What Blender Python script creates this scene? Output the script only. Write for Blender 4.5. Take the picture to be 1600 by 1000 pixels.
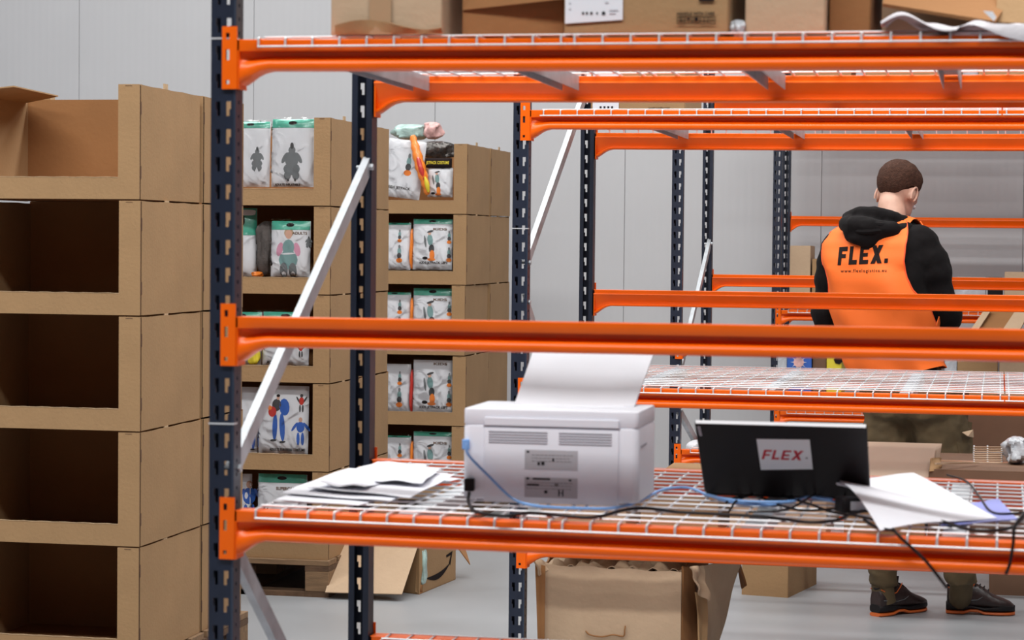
import bpy, bmesh, math, random, zlib
from mathutils import Vector, Matrix
from mathutils.bvhtree import BVHTree
random.seed(7)
PI = math.pi
for o in list(bpy.data.objects):
    bpy.data.objects.remove(o)
S = bpy.context.scene
COL = S.collection

# ------------------------------------------------------------------ camera
F = 3626.0                       # focal length in pixels of the 1600 wide frame
TH, PITCH, ROLL = math.radians(11.84), math.radians(1.93), 0.0095
CAMZ = 1.44
RC = Matrix.Rotation(TH, 3, 'Z') @ Matrix.Rotation(PI/2 - PITCH, 3, 'X') @ Matrix.Rotation(ROLL, 3, 'Z')
cam_d = bpy.data.cameras.new('camera')
cam = bpy.data.objects.new('camera', cam_d)
COL.objects.link(cam)
cam_d.sensor_width = 36.0
cam_d.lens = F/1600*36.0
cam_d.clip_start = 0.1
cam_d.clip_end = 100
cam_d.dof.use_dof = True
cam_d.dof.focus_distance = 8.6
cam_d.dof.aperture_fstop = 9.0
cam.matrix_world = Matrix.Translation((0, 0, CAMZ)) @ RC.to_4x4()
S.camera = cam
# ------------------------------------------------------------------ light
w = bpy.data.worlds.new('world'); S.world = w; w.use_nodes = True
w.node_tree.nodes['Background'].inputs[0].default_value = (0.86, 0.90, 1.0, 1)
w.node_tree.nodes['Background'].inputs[1].default_value = 0.13
def area(name, loc, sx, sy, power, col=(0.985, 1.0, 0.975), rot=(0, 0, 0)):
    l = bpy.data.lights.new(name, 'AREA'); l.shape = 'RECTANGLE'; l.size = sx; l.size_y = sy
    l.energy = power; l.color = col
    o = bpy.data.objects.new(name, l); o.location = loc; o.rotation_euler = rot; COL.objects.link(o)
    return o
LAMP_Y = (1.9, 4.9, 8.4, 11.4)
LAMP_X = (-1.0, -1.0, -1.4, -3.0)
LAMP_POW = (310, 265, 250, 165)
for x, y, p in zip(LAMP_X, LAMP_Y, LAMP_POW):
    area('ceiling_lamp_light', (x, y, 5.05), 7.0, 0.5, p)
S.view_settings.view_transform = 'Standard'
S.view_settings.look = 'None'
S.view_settings.gamma = 1
S.view_settings.exposure = 0.0
S.view_settings.use_curve_mapping = False

# ------------------------------------------------------------------ helpers
def ray(px, py):
    return RC @ Vector(((px-800)/F, -(py-500)/F, -1))
def at(px, py, Y):
    """point in the plane y=Y seen at a pixel of the photograph"""
    d = ray(px, py); k = Y/d.y
    return Vector((d.x*k, Y, CAMZ + d.z*k))
def atz(px, py, z):
    d = ray(px, py); k = (z-CAMZ)/d.z
    return Vector((d.x*k, d.y*k, z))
def lerp(a, b, t): return a + (b-a)*t

def mat(name, col, rough=0.6, metal=0.0, noise=0.0, nscale=20, bump=0.0, bscale=60, coat=0.0, emis=None,
        spec=0.5, stretch=None, sheen=0.0, rvar=0.0):
    m = bpy.data.materials.new(name); m.use_nodes = True
    nt = m.node_tree; b = nt.nodes['Principled BSDF']
    b.inputs['Base Color'].default_value = (*col, 1)
    b.inputs['Roughness'].default_value = rough
    b.inputs['Metallic'].default_value = metal
    b.inputs['Specular IOR Level'].default_value = spec
    if coat:
        b.inputs['Coat Weight'].default_value = coat; b.inputs['Coat Roughness'].default_value = 0.12
    if sheen:
        b.inputs['Sheen Weight'].default_value = sheen
    tc = nt.nodes.new('ShaderNodeTexCoord'); src = tc.outputs['Object']
    if stretch:
        mp = nt.nodes.new('ShaderNodeMapping'); mp.inputs['Scale'].default_value = stretch
        nt.links.new(src, mp.inputs[0]); src = mp.outputs[0]
    if noise or rvar:
        n = nt.nodes.new('ShaderNodeTexNoise'); n.inputs['Scale'].default_value = nscale
        n.inputs['Detail'].default_value = 5
        nt.links.new(src, n.inputs['Vector'])
    if noise:
        r = nt.nodes.new('ShaderNodeMapRange'); r.inputs['From Min'].default_value = 0.3; r.inputs['From Max'].default_value = 0.7
        r.inputs['To Min'].default_value = 1-noise; r.inputs['To Max'].default_value = 1+noise
        nt.links.new(n.outputs['Fac'], r.inputs['Value'])
        v = nt.nodes.new('ShaderNodeVectorMath'); v.operation = 'SCALE'; v.inputs[0].default_value = col
        nt.links.new(r.outputs[0], v.inputs['Scale'])
        nt.links.new(v.outputs[0], b.inputs['Base Color'])
    if rvar:
        r2 = nt.nodes.new('ShaderNodeMapRange'); r2.inputs['From Min'].default_value = 0.3; r2.inputs['From Max'].default_value = 0.7
        r2.inputs['To Min'].default_value = rough-rvar; r2.inputs['To Max'].default_value = rough+rvar
        nt.links.new(n.outputs['Fac'], r2.inputs['Value']); nt.links.new(r2.outputs[0], b.inputs['Roughness'])
    if bump:
        n2 = nt.nodes.new('ShaderNodeTexNoise'); n2.inputs['Scale'].default_value = bscale
        n2.inputs['Detail'].default_value = 4
        nt.links.new(src, n2.inputs['Vector'])
        bp = nt.nodes.new('ShaderNodeBump'); bp.inputs['Strength'].default_value = bump; bp.inputs['Distance'].default_value = 0.01
        nt.links.new(n2.outputs['Fac'], bp.inputs['Height']); nt.links.new(bp.outputs[0], b.inputs['Normal'])
    if emis:
        b.inputs['Emission Color'].default_value = (*emis[0], 1); b.inputs['Emission Strength'].default_value = emis[1]
    return m

M = {}
M['card'] = mat('cardboard', (0.355, 0.21, 0.10), 0.88, noise=0.06, nscale=6, bump=0.12, bscale=90)
M['card_pale'] = mat('cardboard_pale', (0.50, 0.35, 0.23), 0.85, noise=0.06, nscale=6, bump=0.15, bscale=50)
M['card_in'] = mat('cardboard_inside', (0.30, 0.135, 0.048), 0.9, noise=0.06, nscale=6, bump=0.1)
M['card_peach'] = mat('cardboard_peach', (0.60, 0.45, 0.35), 0.85, noise=0.04, nscale=6)
M['card_edge'] = mat('cardboard_cut_edge', (0.50, 0.34, 0.20), 0.9, noise=0.15, nscale=80)
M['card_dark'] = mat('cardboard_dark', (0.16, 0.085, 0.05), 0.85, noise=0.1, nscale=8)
M['orange'] = mat('orange_paint', (0.92, 0.128, 0.0), 0.32, noise=0.04, nscale=12, rvar=0.04, spec=0.4)
M['navy'] = mat('navy_paint', (0.011, 0.016, 0.034), 0.40, noise=0.12, nscale=30, bump=0.05)
M['galv'] = mat('galvanised_steel', (0.44, 0.46, 0.49), 0.45, metal=0.4, noise=0.12, nscale=25)
M['wire'] = mat('zinc_wire', (0.66, 0.66, 0.69), 0.42, metal=0.3, noise=0.05)
M['white_plastic'] = mat('white_plastic', (0.76, 0.78, 0.86), 0.42, noise=0.015)
M['grey_plastic'] = mat('grey_plastic', (0.50, 0.50, 0.56), 0.5)
M['vent'] = mat('vent_shadow_plastic', (0.36, 0.36, 0.41), 0.6)
M['black'] = mat('black_plastic', (0.006, 0.004, 0.005), 0.5, noise=0.05, spec=0.25)
M['laptop'] = mat('laptop_shell', (0.0075, 0.0045, 0.0055), 0.55, noise=0.04, spec=0.22)
M['cable'] = mat('black_cable', (0.008, 0.004, 0.005), 0.5, spec=0.25)
M['blue_cable'] = mat('blue_cable', (0.20, 0.40, 0.78), 0.45)
M['label_grey'] = mat('grey_label', (0.46, 0.46, 0.50), 0.5)
M['label_dark'] = mat('label_ink', (0.02, 0.018, 0.02), 0.7, spec=0.2)
M['paper'] = mat('white_paper', (0.74, 0.74, 0.80), 0.75, noise=0.01, bump=0.05, bscale=14)
M['print_ink'] = mat('print_ink', (0.018, 0.012, 0.012), 0.8, spec=0.1)
M['red_ink'] = mat('red_ink', (0.55, 0.02, 0.04), 0.6)
M['sticker'] = mat('silver_sticker', (0.80, 0.82, 0.86), 0.45)
M['folder'] = mat('blue_folder', (0.22, 0.25, 0.62), 0.5)
M['wood'] = mat('pallet_wood', (0.22, 0.13, 0.068), 0.85, noise=0.25, nscale=9, stretch=(1, 6, 6), bump=0.2)
M['wood_dark'] = mat('pallet_wood_dark', (0.12, 0.065, 0.035), 0.9, noise=0.3, nscale=12, bump=0.3)
M['bagcard'] = mat('printed_card', (0.74, 0.74, 0.78), 0.5, noise=0.01, coat=0.1, bump=0.015, bscale=10)
M['green'] = mat('green_header', (0.06, 0.38, 0.27), 0.35, noise=0.15, nscale=30, coat=0.6, bump=0.3, bscale=30)
M['skin'] = mat('skin', (0.62, 0.36, 0.27), 0.5, noise=0.06, nscale=30)
M['hair'] = mat('hair', (0.060, 0.026, 0.017), 0.75, spec=0.15, noise=0.35, nscale=90, bump=0.6, bscale=220)
M['hoodie'] = mat('black_fleece', (0.006, 0.0045, 0.005), 0.85, noise=0.2, nscale=30, bump=0.5, bscale=11, sheen=0.02, spec=0.15)
M['vest'] = mat('orange_hi_vis_fabric', (1.0, 0.175, 0.018), 0.7, noise=0.03, nscale=8, bump=0.3, bscale=9)
M['vest_trim'] = mat('orange_vest_trim', (0.95, 0.10, 0.02), 0.65)
M['trouser'] = mat('olive_canvas', (0.105, 0.072, 0.034), 0.85, noise=0.18, nscale=14, bump=0.9, bscale=7)
M['shoe'] = mat('dark_brown_leather', (0.026, 0.013, 0.012), 0.40, noise=0.3, nscale=16, bump=0.2)
M['shoe_black'] = mat('black_rubber', (0.008, 0.006, 0.007), 0.55, spec=0.3)
M['sole_orange'] = mat('orange_rubber', (0.60, 0.12, 0.02), 0.55)
M['yellow'] = mat('yellow_print', (0.75, 0.60, 0.04), 0.5)
M['red'] = mat('red_print', (0.55, 0.03, 0.02), 0.4, coat=0.4)
M['flame'] = mat('orange_print', (0.85, 0.22, 0.02), 0.4, coat=0.4)
M['blue'] = mat('blue_print', (0.03, 0.12, 0.48), 0.4, coat=0.4)
M['teal'] = mat('teal_print', (0.20, 0.34, 0.34), 0.45)
M['greyp'] = mat('grey_print', (0.17, 0.18, 0.19), 0.5)
M['greyd'] = mat('dark_grey_print', (0.055, 0.055, 0.06), 0.5)
M['pink'] = mat('pink_print', (0.66, 0.30, 0.42), 0.5)
M['plush'] = mat('grey_plush', (0.10, 0.085, 0.08), 0.9, noise=0.3, nscale=20, bump=0.4)
M['pinkish'] = mat('pale_pink_film', (0.72, 0.42, 0.40), 0.3, noise=0.3, nscale=25, bump=0.6, bscale=25)
M['silver'] = mat('crumpled_dark_foil', (0.10, 0.09, 0.085), 0.18, metal=0.6, noise=0.4, nscale=40, bump=1.0, bscale=40)
M['milky'] = mat('milky_polythene', (0.48, 0.50, 0.54), 0.3, noise=0.15, nscale=20, bump=0.8, bscale=22, coat=0.4)
M['floor'] = mat('floor_concrete', (0.285, 0.29, 0.305), 0.40, noise=0.09, nscale=1.3, bump=0.02, bscale=8, rvar=0.08)
M['pale_green_film'] = mat('pale_green_film', (0.45, 0.62, 0.58), 0.25, noise=0.2, nscale=20, bump=0.8, bscale=25, coat=0.4)

# clear film: mostly transparent with wrinkled gloss
mf = bpy.data.materials.new('clear_film'); mf.use_nodes = True
nt = mf.node_tree; nt.nodes.clear()
out = nt.nodes.new('ShaderNodeOutputMaterial'); mix = nt.nodes.new('ShaderNodeMixShader')
tr = nt.nodes.new('ShaderNodeBsdfTransparent'); gl = nt.nodes.new('ShaderNodeBsdfGlossy')
gl.inputs['Roughness'].default_value = 0.12
fr = nt.nodes.new('ShaderNodeFresnel'); fr.inputs[0].default_value = 1.22
tc = nt.nodes.new('ShaderNodeTexCoord'); nz = nt.nodes.new('ShaderNodeTexNoise'); nz.inputs['Scale'].default_value = 9
nz.inputs['Distortion'].default_value = 1.2
bp = nt.nodes.new('ShaderNodeBump'); bp.inputs['Strength'].default_value = 1.0; bp.inputs['Distance'].default_value = 0.02
nt.links.new(tc.outputs['Object'], nz.inputs['Vector']); nt.links.new(nz.outputs['Fac'], bp.inputs['Height'])
nt.links.new(bp.outputs[0], gl.inputs['Normal']); nt.links.new(bp.outputs[0], fr.inputs['Normal'])
nt.links.new(fr.outputs[0], mix.inputs[0]); nt.links.new(tr.outputs[0], mix.inputs[1]); nt.links.new(gl.outputs[0], mix.inputs[2])
nt.links.new(mix.outputs[0], out.inputs[0])
M['film'] = mf
# wall: micro ribbed sandwich panel
def wallmat():
    m = mat('wall_panel_paint', (0.52, 0.515, 0.535), 0.5, noise=0.02, nscale=2)
    nt = m.node_tree; b = nt.nodes['Principled BSDF']
    tc = nt.nodes.new('ShaderNodeTexCoord'); wv = nt.nodes.new('ShaderNodeTexWave')
    wv.wave_type = 'BANDS'; wv.bands_direction = 'X'; wv.inputs['Scale'].default_value = 7.0
    bp = nt.nodes.new('ShaderNodeBump'); bp.inputs['Strength'].default_value = 0.10; bp.inputs['Distance'].default_value = 0.004
    nt.links.new(tc.outputs['Object'], wv.inputs['Vector']); nt.links.new(wv.outputs['Fac'], bp.inputs['Height'])
    nt.links.new(bp.outputs[0], b.inputs['Normal'])
    return m
M['wall'] = wallmat()
M['ceiling'] = mat('ceiling_sheet', (0.6, 0.6, 0.6), 0.7)

MW = {}
def tag(o, label=None, cat=None, group=None, kind=None):
    if label: o['label'] = label
    if cat: o['category'] = cat
    if group: o['group'] = group
    if kind: o['kind'] = kind
    return o
def thing(name, loc, label, cat, group=None, rot=None):
    o = bpy.data.objects.new(name, None); COL.objects.link(o)
    o.empty_display_size = 0.05
    m = Matrix.Translation(loc)
    if rot is not None: m = m @ (rot.to_4x4() if isinstance(rot, Matrix) else Matrix.Rotation(rot, 4, 'Z'))
    o.matrix_world = m; MW[o] = m
    return tag(o, label, cat, group)

class MB:
    def __init__(s): s.v = []; s.f = []; s.m = []; s.mats = []; s.sm = []
    def mi(s, m):
        if m not in s.mats: s.mats.append(m)
        return s.mats.index(m)
    def add(s, vs, fs, m=None, smooth=False):
        n = len(s.v); s.v += [Vector(v) for v in vs]
        k = s.mi(m)
        for f in fs: s.f.append([i+n for i in f]); s.m.append(k); s.sm.append(smooth)
        return s
    def hexa(s, p, m=None):
        """8 corners: bottom 4 ccw then top 4 ccw"""
        return s.add(p, [(3, 2, 1, 0), (4, 5, 6, 7), (0, 1, 5, 4), (1, 2, 6, 5), (2, 3, 7, 6), (3, 0, 4, 7)], m)
    def box(s, x0, x1, y0, y1, z0, z1, m=None):
        return s.hexa([(x0, y0, z0), (x1, y0, z0), (x1, y1, z0), (x0, y1, z0), (x0, y0, z1), (x1, y0, z1), (x1, y1, z1), (x0, y1, z1)], m)
    def slab(s, a, b, c, d, th, m=None):
        """a plate over the quad abcd, thickened along its normal"""
        a, b, c, d = map(Vector, (a, b, c, d)); n = (b-a).cross(d-a).normalized()*th
        return s.hexa([a-n, b-n, c-n, d-n, a, b, c, d], m)
    def loft(s, rings, m=None, closed=True, caps=True, smooth=True):
        n = len(rings[0]); vs = [p for r in rings for p in r]; fs = []
        kk = n if closed else n-1
        for i in range(len(rings)-1):
            for j in range(kk):
                fs.append((i*n+j, i*n+(j+1) % n, (i+1)*n+(j+1) % n, (i+1)*n+j))
        if caps and closed:
            fs.append(tuple(range(n))[::-1]); fs.append(tuple((len(rings)-1)*n+j for j in range(n)))
        return s.add(vs, fs, m, smooth)
    def tube(s, pts, r, m=None, n=6, rr=None):
        pts = [Vector(p) for p in pts]; rings = []; up = None
        for i, p in enumerate(pts):
            t = (pts[min(i+1, len(pts)-1)]-pts[max(i-1, 0)]).normalized()
            if up is None:
                up = Vector((0, 0, 1)) if abs(t.z) < 0.9 else Vector((1, 0, 0))
            a = t.cross(up); 
            if a.length < 1e-4: a = t.orthogonal()
            a.normalize(); b = a.cross(t).normalized(); up = b
            ri = rr[i] if rr else r
            rings.append([p + a*math.cos(2*PI*j/n)*ri + b*math.sin(2*PI*j/n)*ri for j in range(n)])
        return s.loft(rings, m)
    def ell(s, c, rx, ry, rz, m=None, n=16, R=None):
        c = Vector(c); vs = []; k = n//2
        for i in range(k+1):
            a = PI*i/k
            for j in range(n):
                b = 2*PI*j/n
                v = Vector((rx*math.sin(a)*math.cos(b), ry*math.sin(a)*math.sin(b), rz*math.cos(a)))
                if R: v = R @ v
                vs.append(c+v)
        fs = [(i*n+j, (i+1)*n+j, (i+1)*n+(j+1) % n, i*n+(j+1) % n) for i in range(k) for j in range(n)]
        return s.add(vs, fs, m, True)
    def gridplate(s, us, vs, empty, P, th, m=None):
        """plate in (u,v) with rectangular holes; P(u,v,w) maps to 3-D, w=0..th"""
        nu, nv = len(us)-1, len(vs)-1
        fil = [[not empty((us[i]+us[i+1])/2, (vs[j]+vs[j+1])/2) for j in range(nv)] for i in range(nu)]
        idx = {}
        V = []; Fc = []
        def g(i, j, k):
            if (i, j, k) not in idx:
                idx[(i, j, k)] = len(V); V.append(P(us[i], vs[j], k*th))
            return idx[(i, j, k)]
        for i in range(nu):
            for j in range(nv):
                if not fil[i][j]: continue
                Fc.append((g(i, j, 0), g(i+1, j, 0), g(i+1, j+1, 0), g(i, j+1, 0)))
                Fc.append((g(i, j, 1), g(i, j+1, 1), g(i+1, j+1, 1), g(i+1, j, 1)))
                if i == 0 or not fil[i-1][j]: Fc.append((g(i, j, 0), g(i, j+1, 0), g(i, j+1, 1), g(i, j, 1)))
                if i == nu-1 or not fil[i+1][j]: Fc.append((g(i+1, j, 0), g(i+1, j, 1), g(i+1, j+1, 1), g(i+1, j+1, 0)))
                if j == 0 or not fil[i][j-1]: Fc.append((g(i, j, 0), g(i, j, 1), g(i+1, j, 1), g(i+1, j, 0)))
                if j == nv-1 or not fil[i][j+1]: Fc.append((g(i, j+1, 0), g(i+1, j+1, 0), g(i+1, j+1, 1), g(i, j+1, 1)))
        return s.add(V, Fc, m)
    def sheet(s, P, nu, nv, th, m=None, smooth=True):
        """thin two sided sheet from P(u,v)"""
        g = [[Vector(P(i/nu, j/nv)) for j in range(nv+1)] for i in range(nu+1)]
        top = []; bot = []
        for i in range(nu+1):
            for j in range(nv+1):
                du = g[min(i+1, nu)][j]-g[max(i-1, 0)][j]; dv = g[i][min(j+1, nv)]-g[i][max(j-1, 0)]
                n = du.cross(dv)
                n = n.normalized() if n.length > 1e-9 else Vector((0, 0, 1))
                top.append(g[i][j]+n*th/2); bot.append(g[i][j]-n*th/2)
        k = nv+1; N = len(top); fs = []
        for i in range(nu):
            for j in range(nv):
                a, b, c, d = i*k+j, (i+1)*k+j, (i+1)*k+j+1, i*k+j+1
                fs.append((a, b, c, d)); fs.append((d+N, c+N, b+N, a+N))
        for i in range(nu):
            fs.append((i*k, i*k+N, (i+1)*k+N, (i+1)*k)); fs.append((i*k+nv, (i+1)*k+nv, (i+1)*k+nv+N, i*k+nv+N))
        for j in range(nv):
            fs.append((j, j+1, j+1+N, j+N)); fs.append((nu*k+j, nu*k+j+N, nu*k+j+1+N, nu*k+j+1))
        return s.add(top+bot, fs, m, smooth)
    def mesh(s, name, inv=None):
        me = bpy.data.meshes.new(name)
        vs = [inv @ v for v in s.v] if inv else s.v
        me.from_pydata([tuple(v) for v in vs], [], s.f)
        for m in s.mats: me.materials.append(M[m] if isinstance(m, str) else m)
        me.polygons.foreach_set('material_index', s.m)
        me.polygons.foreach_set('use_smooth', s.sm)
        me.update()
        me.set_sharp_from_angle(angle=math.radians(42))
        return me
    def build(s, name, parent=None, default=None, world=True, bevel=0, fix=True):
        """link as one object; coordinates are world coordinates unless world=False (then the parent's own)"""
        s.mats = [default if m is None else m for m in s.mats]
        inv = None
        root = parent; pm = Matrix.Identity(4)
        if parent is not None:
            pm = MW.get(parent, Matrix.Identity(4))
            if world: inv = pm.inverted()
        me = s.mesh(name, inv)
        if fix:
            bm = bmesh.new(); bm.from_mesh(me); bmesh.ops.recalc_face_normals(bm, faces=bm.faces[:]); bm.to_mesh(me); bm.free()
        o = bpy.data.objects.new(name, me); COL.objects.link(o)
        if parent is not None: o.parent = parent
        MW[o] = pm
        if bevel:
            b = o.modifiers.new('bevel', 'BEVEL'); b.width = bevel; b.segments = 2; b.limit_method = 'ANGLE'
            b.angle_limit = math.radians(40)
        return o

def remeshed(mb, name, parent, m, voxel, smooth=4, world=True, disp=None):
    mb.mats = [m]*max(1, len(mb.mats))
    tmp = mb.build('tmp', None, m, fix=True)
    r = tmp.modifiers.new('r', 'REMESH'); r.mode = 'VOXEL'; r.voxel_size = voxel
    sm = tmp.modifiers.new('s', 'SMOOTH'); sm.iterations = smooth; sm.factor = 0.5
    if disp:
        tx = bpy.data.textures.new('folds', 'CLOUDS'); tx.noise_scale = disp[1]
        d = tmp.modifiers.new('d', 'DISPLACE'); d.texture = tx; d.strength = disp[0]; d.mid_level = 0.5
    dg = bpy.context.evaluated_depsgraph_get(); dg.update()
    me = bpy.data.meshes.new_from_object(tmp.evaluated_get(dg))
    bpy.data.objects.remove(tmp)
    me.name = name
    if parent is not None and world: me.transform(MW[parent].inverted())
    me.materials.clear(); me.materials.append(M[m])
    for p in me.polygons: p.use_smooth = True; p.material_index = 0
    o = bpy.data.objects.new(name, me); COL.objects.link(o)
    if parent is not None: o.parent = parent; MW[o] = MW[parent]
    return o

def textmesh(s, size=1.0, shear=0.0, bold=0.0, spacing=1.0):
    """returns verts (x,z centred on 0) and faces"""
    c = bpy.data.curves.new('t', 'FONT'); c.body = s; c.size = size; c.shear = shear; c.offset = bold
    c.space_character = spacing; c.align_x = 'CENTER'; c.align_y = 'CENTER'; c.resolution_u = 3
    o = bpy.data.objects.new('t', c); COL.objects.link(o)
    dg = bpy.context.evaluated_depsgraph_get(); dg.update()
    me = bpy.data.meshes.new_from_object(o.evaluated_get(dg))
    bpy.data.objects.remove(o)
    vs = [(v.co.x, v.co.y) for v in me.vertices]; fs = [tuple(p.vertices) for p in me.polygons]
    bpy.data.meshes.remove(me)
    return vs, fs
def blocktext(s, stroke=0.25, gap=0.16, shear=0.2):
    """heavy block capitals, height 1"""
    V = []; Fc = []; x = 0.0; t = stroke
    def q(*p):
        n = len(V); V.extend([(a+b*shear, b) for a, b in p]); Fc.append(tuple(range(n, n+len(p))))
    for ch in s:
        if ch == 'F': w_ = 0.62; q((x, 0), (x+t, 0), (x+t, 1), (x, 1)); q((x+t, 1-t), (x+w_, 1-t), (x+w_, 1), (x+t, 1)); q((x+t, 0.38), (x+w_-0.08, 0.38), (x+w_-0.08, 0.38+t*0.85), (x+t, 0.38+t*0.85))
        if ch == 'L': w_ = 0.58; q((x, 0), (x+t, 0), (x+t, 1), (x, 1)); q((x+t, 0), (x+w_, 0), (x+w_, t), (x+t, t))
        if ch == 'E': w_ = 0.64; q((x, 0), (x+t, 0), (x+t, 1), (x, 1)); q((x+t, 0), (x+w_, 0), (x+w_, t*0.9), (x+t, t*0.9)); q((x+t, 1-t*0.9), (x+w_, 1-t*0.9), (x+w_, 1), (x+t, 1)); q((x+t, 0.4), (x+w_-0.07, 0.4), (x+w_-0.07, 0.4+t*0.8), (x+t, 0.4+t*0.8))
        if ch == 'X': w_ = 0.80; k = t*1.25; q((x, 0), (x+k, 0), (x+w_, 1), (x+w_-k, 1)); q((x+w_-k, 0), (x+w_, 0), (x+k, 1), (x, 1))
        if ch == '.': w_ = t; q((x, 0), (x+t, 0), (x+t, t), (x, t))
        x += w_+gap
    return V, Fc
def put_text(mb, s, c, ux, uz, size, m, width=None, **k):
    vs, fs = textmesh(s, size, **k)
    c = Vector(c); ux = Vector(ux).normalized(); uz = Vector(uz).normalized()
    sx = 1.0
    if width:
        w = max(v[0] for v in vs)-min(v[0] for v in vs); sx = width/w
    x0 = (max(v[0] for v in vs)+min(v[0] for v in vs))/2; z0 = (max(v[1] for v in vs)+min(v[1] for v in vs))/2
    mb.add([c+ux*(v[0]-x0)*sx+uz*(v[1]-z0) for v in vs], fs, m)

def copy_tree(o, parent=None):
    c = o.copy(); COL.objects.link(c); c.parent = parent
    if parent is None: pass
    MW[c] = MW.get(o)
    for ch in list(o.children): copy_tree(ch, c)
    return c
def shift_copy(o, d, label=None, group=None):
    c = copy_tree(o); m = Matrix.Translation(d) @ MW[o]; c.matrix_world = m; MW[c] = m
    if label: c['label'] = label
    if group: c['group'] = group
    return c
def crom(pts, k=8):
    pts = [Vector(p) for p in pts]; P = [pts[0]*2-pts[1]]+pts+[pts[-1]*2-pts[-2]]; out = []
    for i in range(1, len(P)-2):
        a, b, c, d = P[i-1], P[i], P[i+1], P[i+2]
        for j in range(k):
            t = j/k
            out.append(0.5*((2*b)+(c-a)*t+(2*a-5*b+4*c-d)*t*t+(3*b-a-3*c+d)*t**3))
    out.append(pts[-1]); return out
def interp(tab, z):
    if z <= tab[0][0]: return tab[0][1:]
    for a, b in zip(tab, tab[1:]):
        if z <= b[0]:
            t = (z-a[0])/(b[0]-a[0]); t = t*t*(3-2*t)*0.5+t*0.5
            return [lerp(p, q, t) for p, q in zip(a[1:], b[1:])]
    return tab[-1][1:]

# ------------------------------------------------------------------ the setting
WY = 13.5
f = MB().box(-7, 7, -6, WY, -0.1, 0).build('floor', None, 'floor'); f['kind'] = 'structure'
wb = MB().box(-7, 7, WY+0.006, WY+0.12, 0, 5.3).build('wall_back', None, 'wall'); wb['kind'] = 'structure'
seams = [at(p, 300, WY).x for p in (125, 397, 680, 977, 1284)]
step = (seams[-1]-seams[0])/4
xs = [seams[0]-step*k for k in (3, 2, 1)]+seams+[seams[-1]+step*k for k in range(1, 6)]
for a, b in zip(xs, xs[1:]):
    MB().box(a+0.0015, b-0.0015, WY-0.02, WY+0.006, 0, 5.3).build('panel', wb, 'wall')
wl = MB().box(-7.1, -7, -6, WY+0.12, 0, 5.3).build('wall_left', None, 'wall'); wl['kind'] = 'structure'
ce = MB().box(-7, 7, -6, WY, 5.3, 5.4).build('ceiling', None, 'ceiling'); ce['kind'] = 'structure'
# ------------------------------------------------------------------ racking
UW, UD = 0.046, 0.044            # upright width and depth
M['navy_highlight'] = mat('navy_bend_highlight', (0.05, 0.07, 0.11), 0.25, metal=0.3)  # lighter than the navy: the bend's highlight is put into its colour
def upright_mesh(H):
    """channel with its slotted face at y=0 (towards -y), open towards +y"""
    mb = MB(); t = 0.0022; x0, x1 = -UW, 0.0
    cols = [(-0.037, -0.028), (-0.017, -0.008)]
    us = sorted({x0, x1, -0.037, -0.034, -0.028, -0.017, -0.011, -0.008})
    n = int(H/0.05)
    vs = [0.0]
    for k in range(n):
        b = k*0.05+0.012
        vs += [b, b+0.012, b+0.026]
    vs += [H]
    def empty(u, v):
        k = int(v/0.05); r = v-k*0.05
        if k >= n or r < 0.012 or r > 0.038: return False
        if r < 0.024: return (-0.034 < u < -0.028) or (-0.017 < u < -0.011)
        return (-0.037 < u < -0.028) or (-0.017 < u < -0.008)
    us = [u if u < -0.001 else -0.003 for u in us]
    mb.gridplate(us, vs, empty, lambda u, v, w: (u, w, v), t, 'navy')
    mb.hexa([(-0.003, 0, 0), (0, 0.003, 0), (-t, 0.0035, 0), (-0.0035, t, 0), (-0.003, 0, H), (0, 0.003, H), (-t, 0.0035, H), (-0.0035, t, H)], 'navy_highlight')
    # right flange with its small holes, left flange plain
    hs = [0.0]
    for k in range(n*2): hs += [k*0.025+0.009, k*0.025+0.0155]
    hs.append(H)
    def em2(u, v):
        r = v % 0.025; return 0.009 < r < 0.0155 and 0.017 < u < 0.0235
    mb.gridplate([0.003, 0.017, 0.0235, UD], hs, em2, lambda u, v, w: (-w, u, v), t, 'navy')
    mb.box(x0, x0+t, t, UD, 0, H, 'navy')
    mb.box(x1-0.013, x1-t, UD-t, UD, 0, H, 'navy'); mb.box(x0+t, x0+0.013, UD-t, UD, 0, H, 'navy')
    mb.box(x0-0.02, x1+0.02, -0.02, UD+0.02, 0, 0.004, 'navy')
    return mb.mesh('upright')
UM = {}
def upright(parent, x, y, rear, H=2.5):
    if H not in UM: UM[H] = upright_mesh(H)
    o = bpy.data.objects.new('upright', UM[H]); COL.objects.link(o); o.parent = parent
    if rear:
        o.location = (x-UW, y, 0); o.rotation_euler = (0, 0, PI)
    else:
        o.location = (x, y, 0)
    return o
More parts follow.
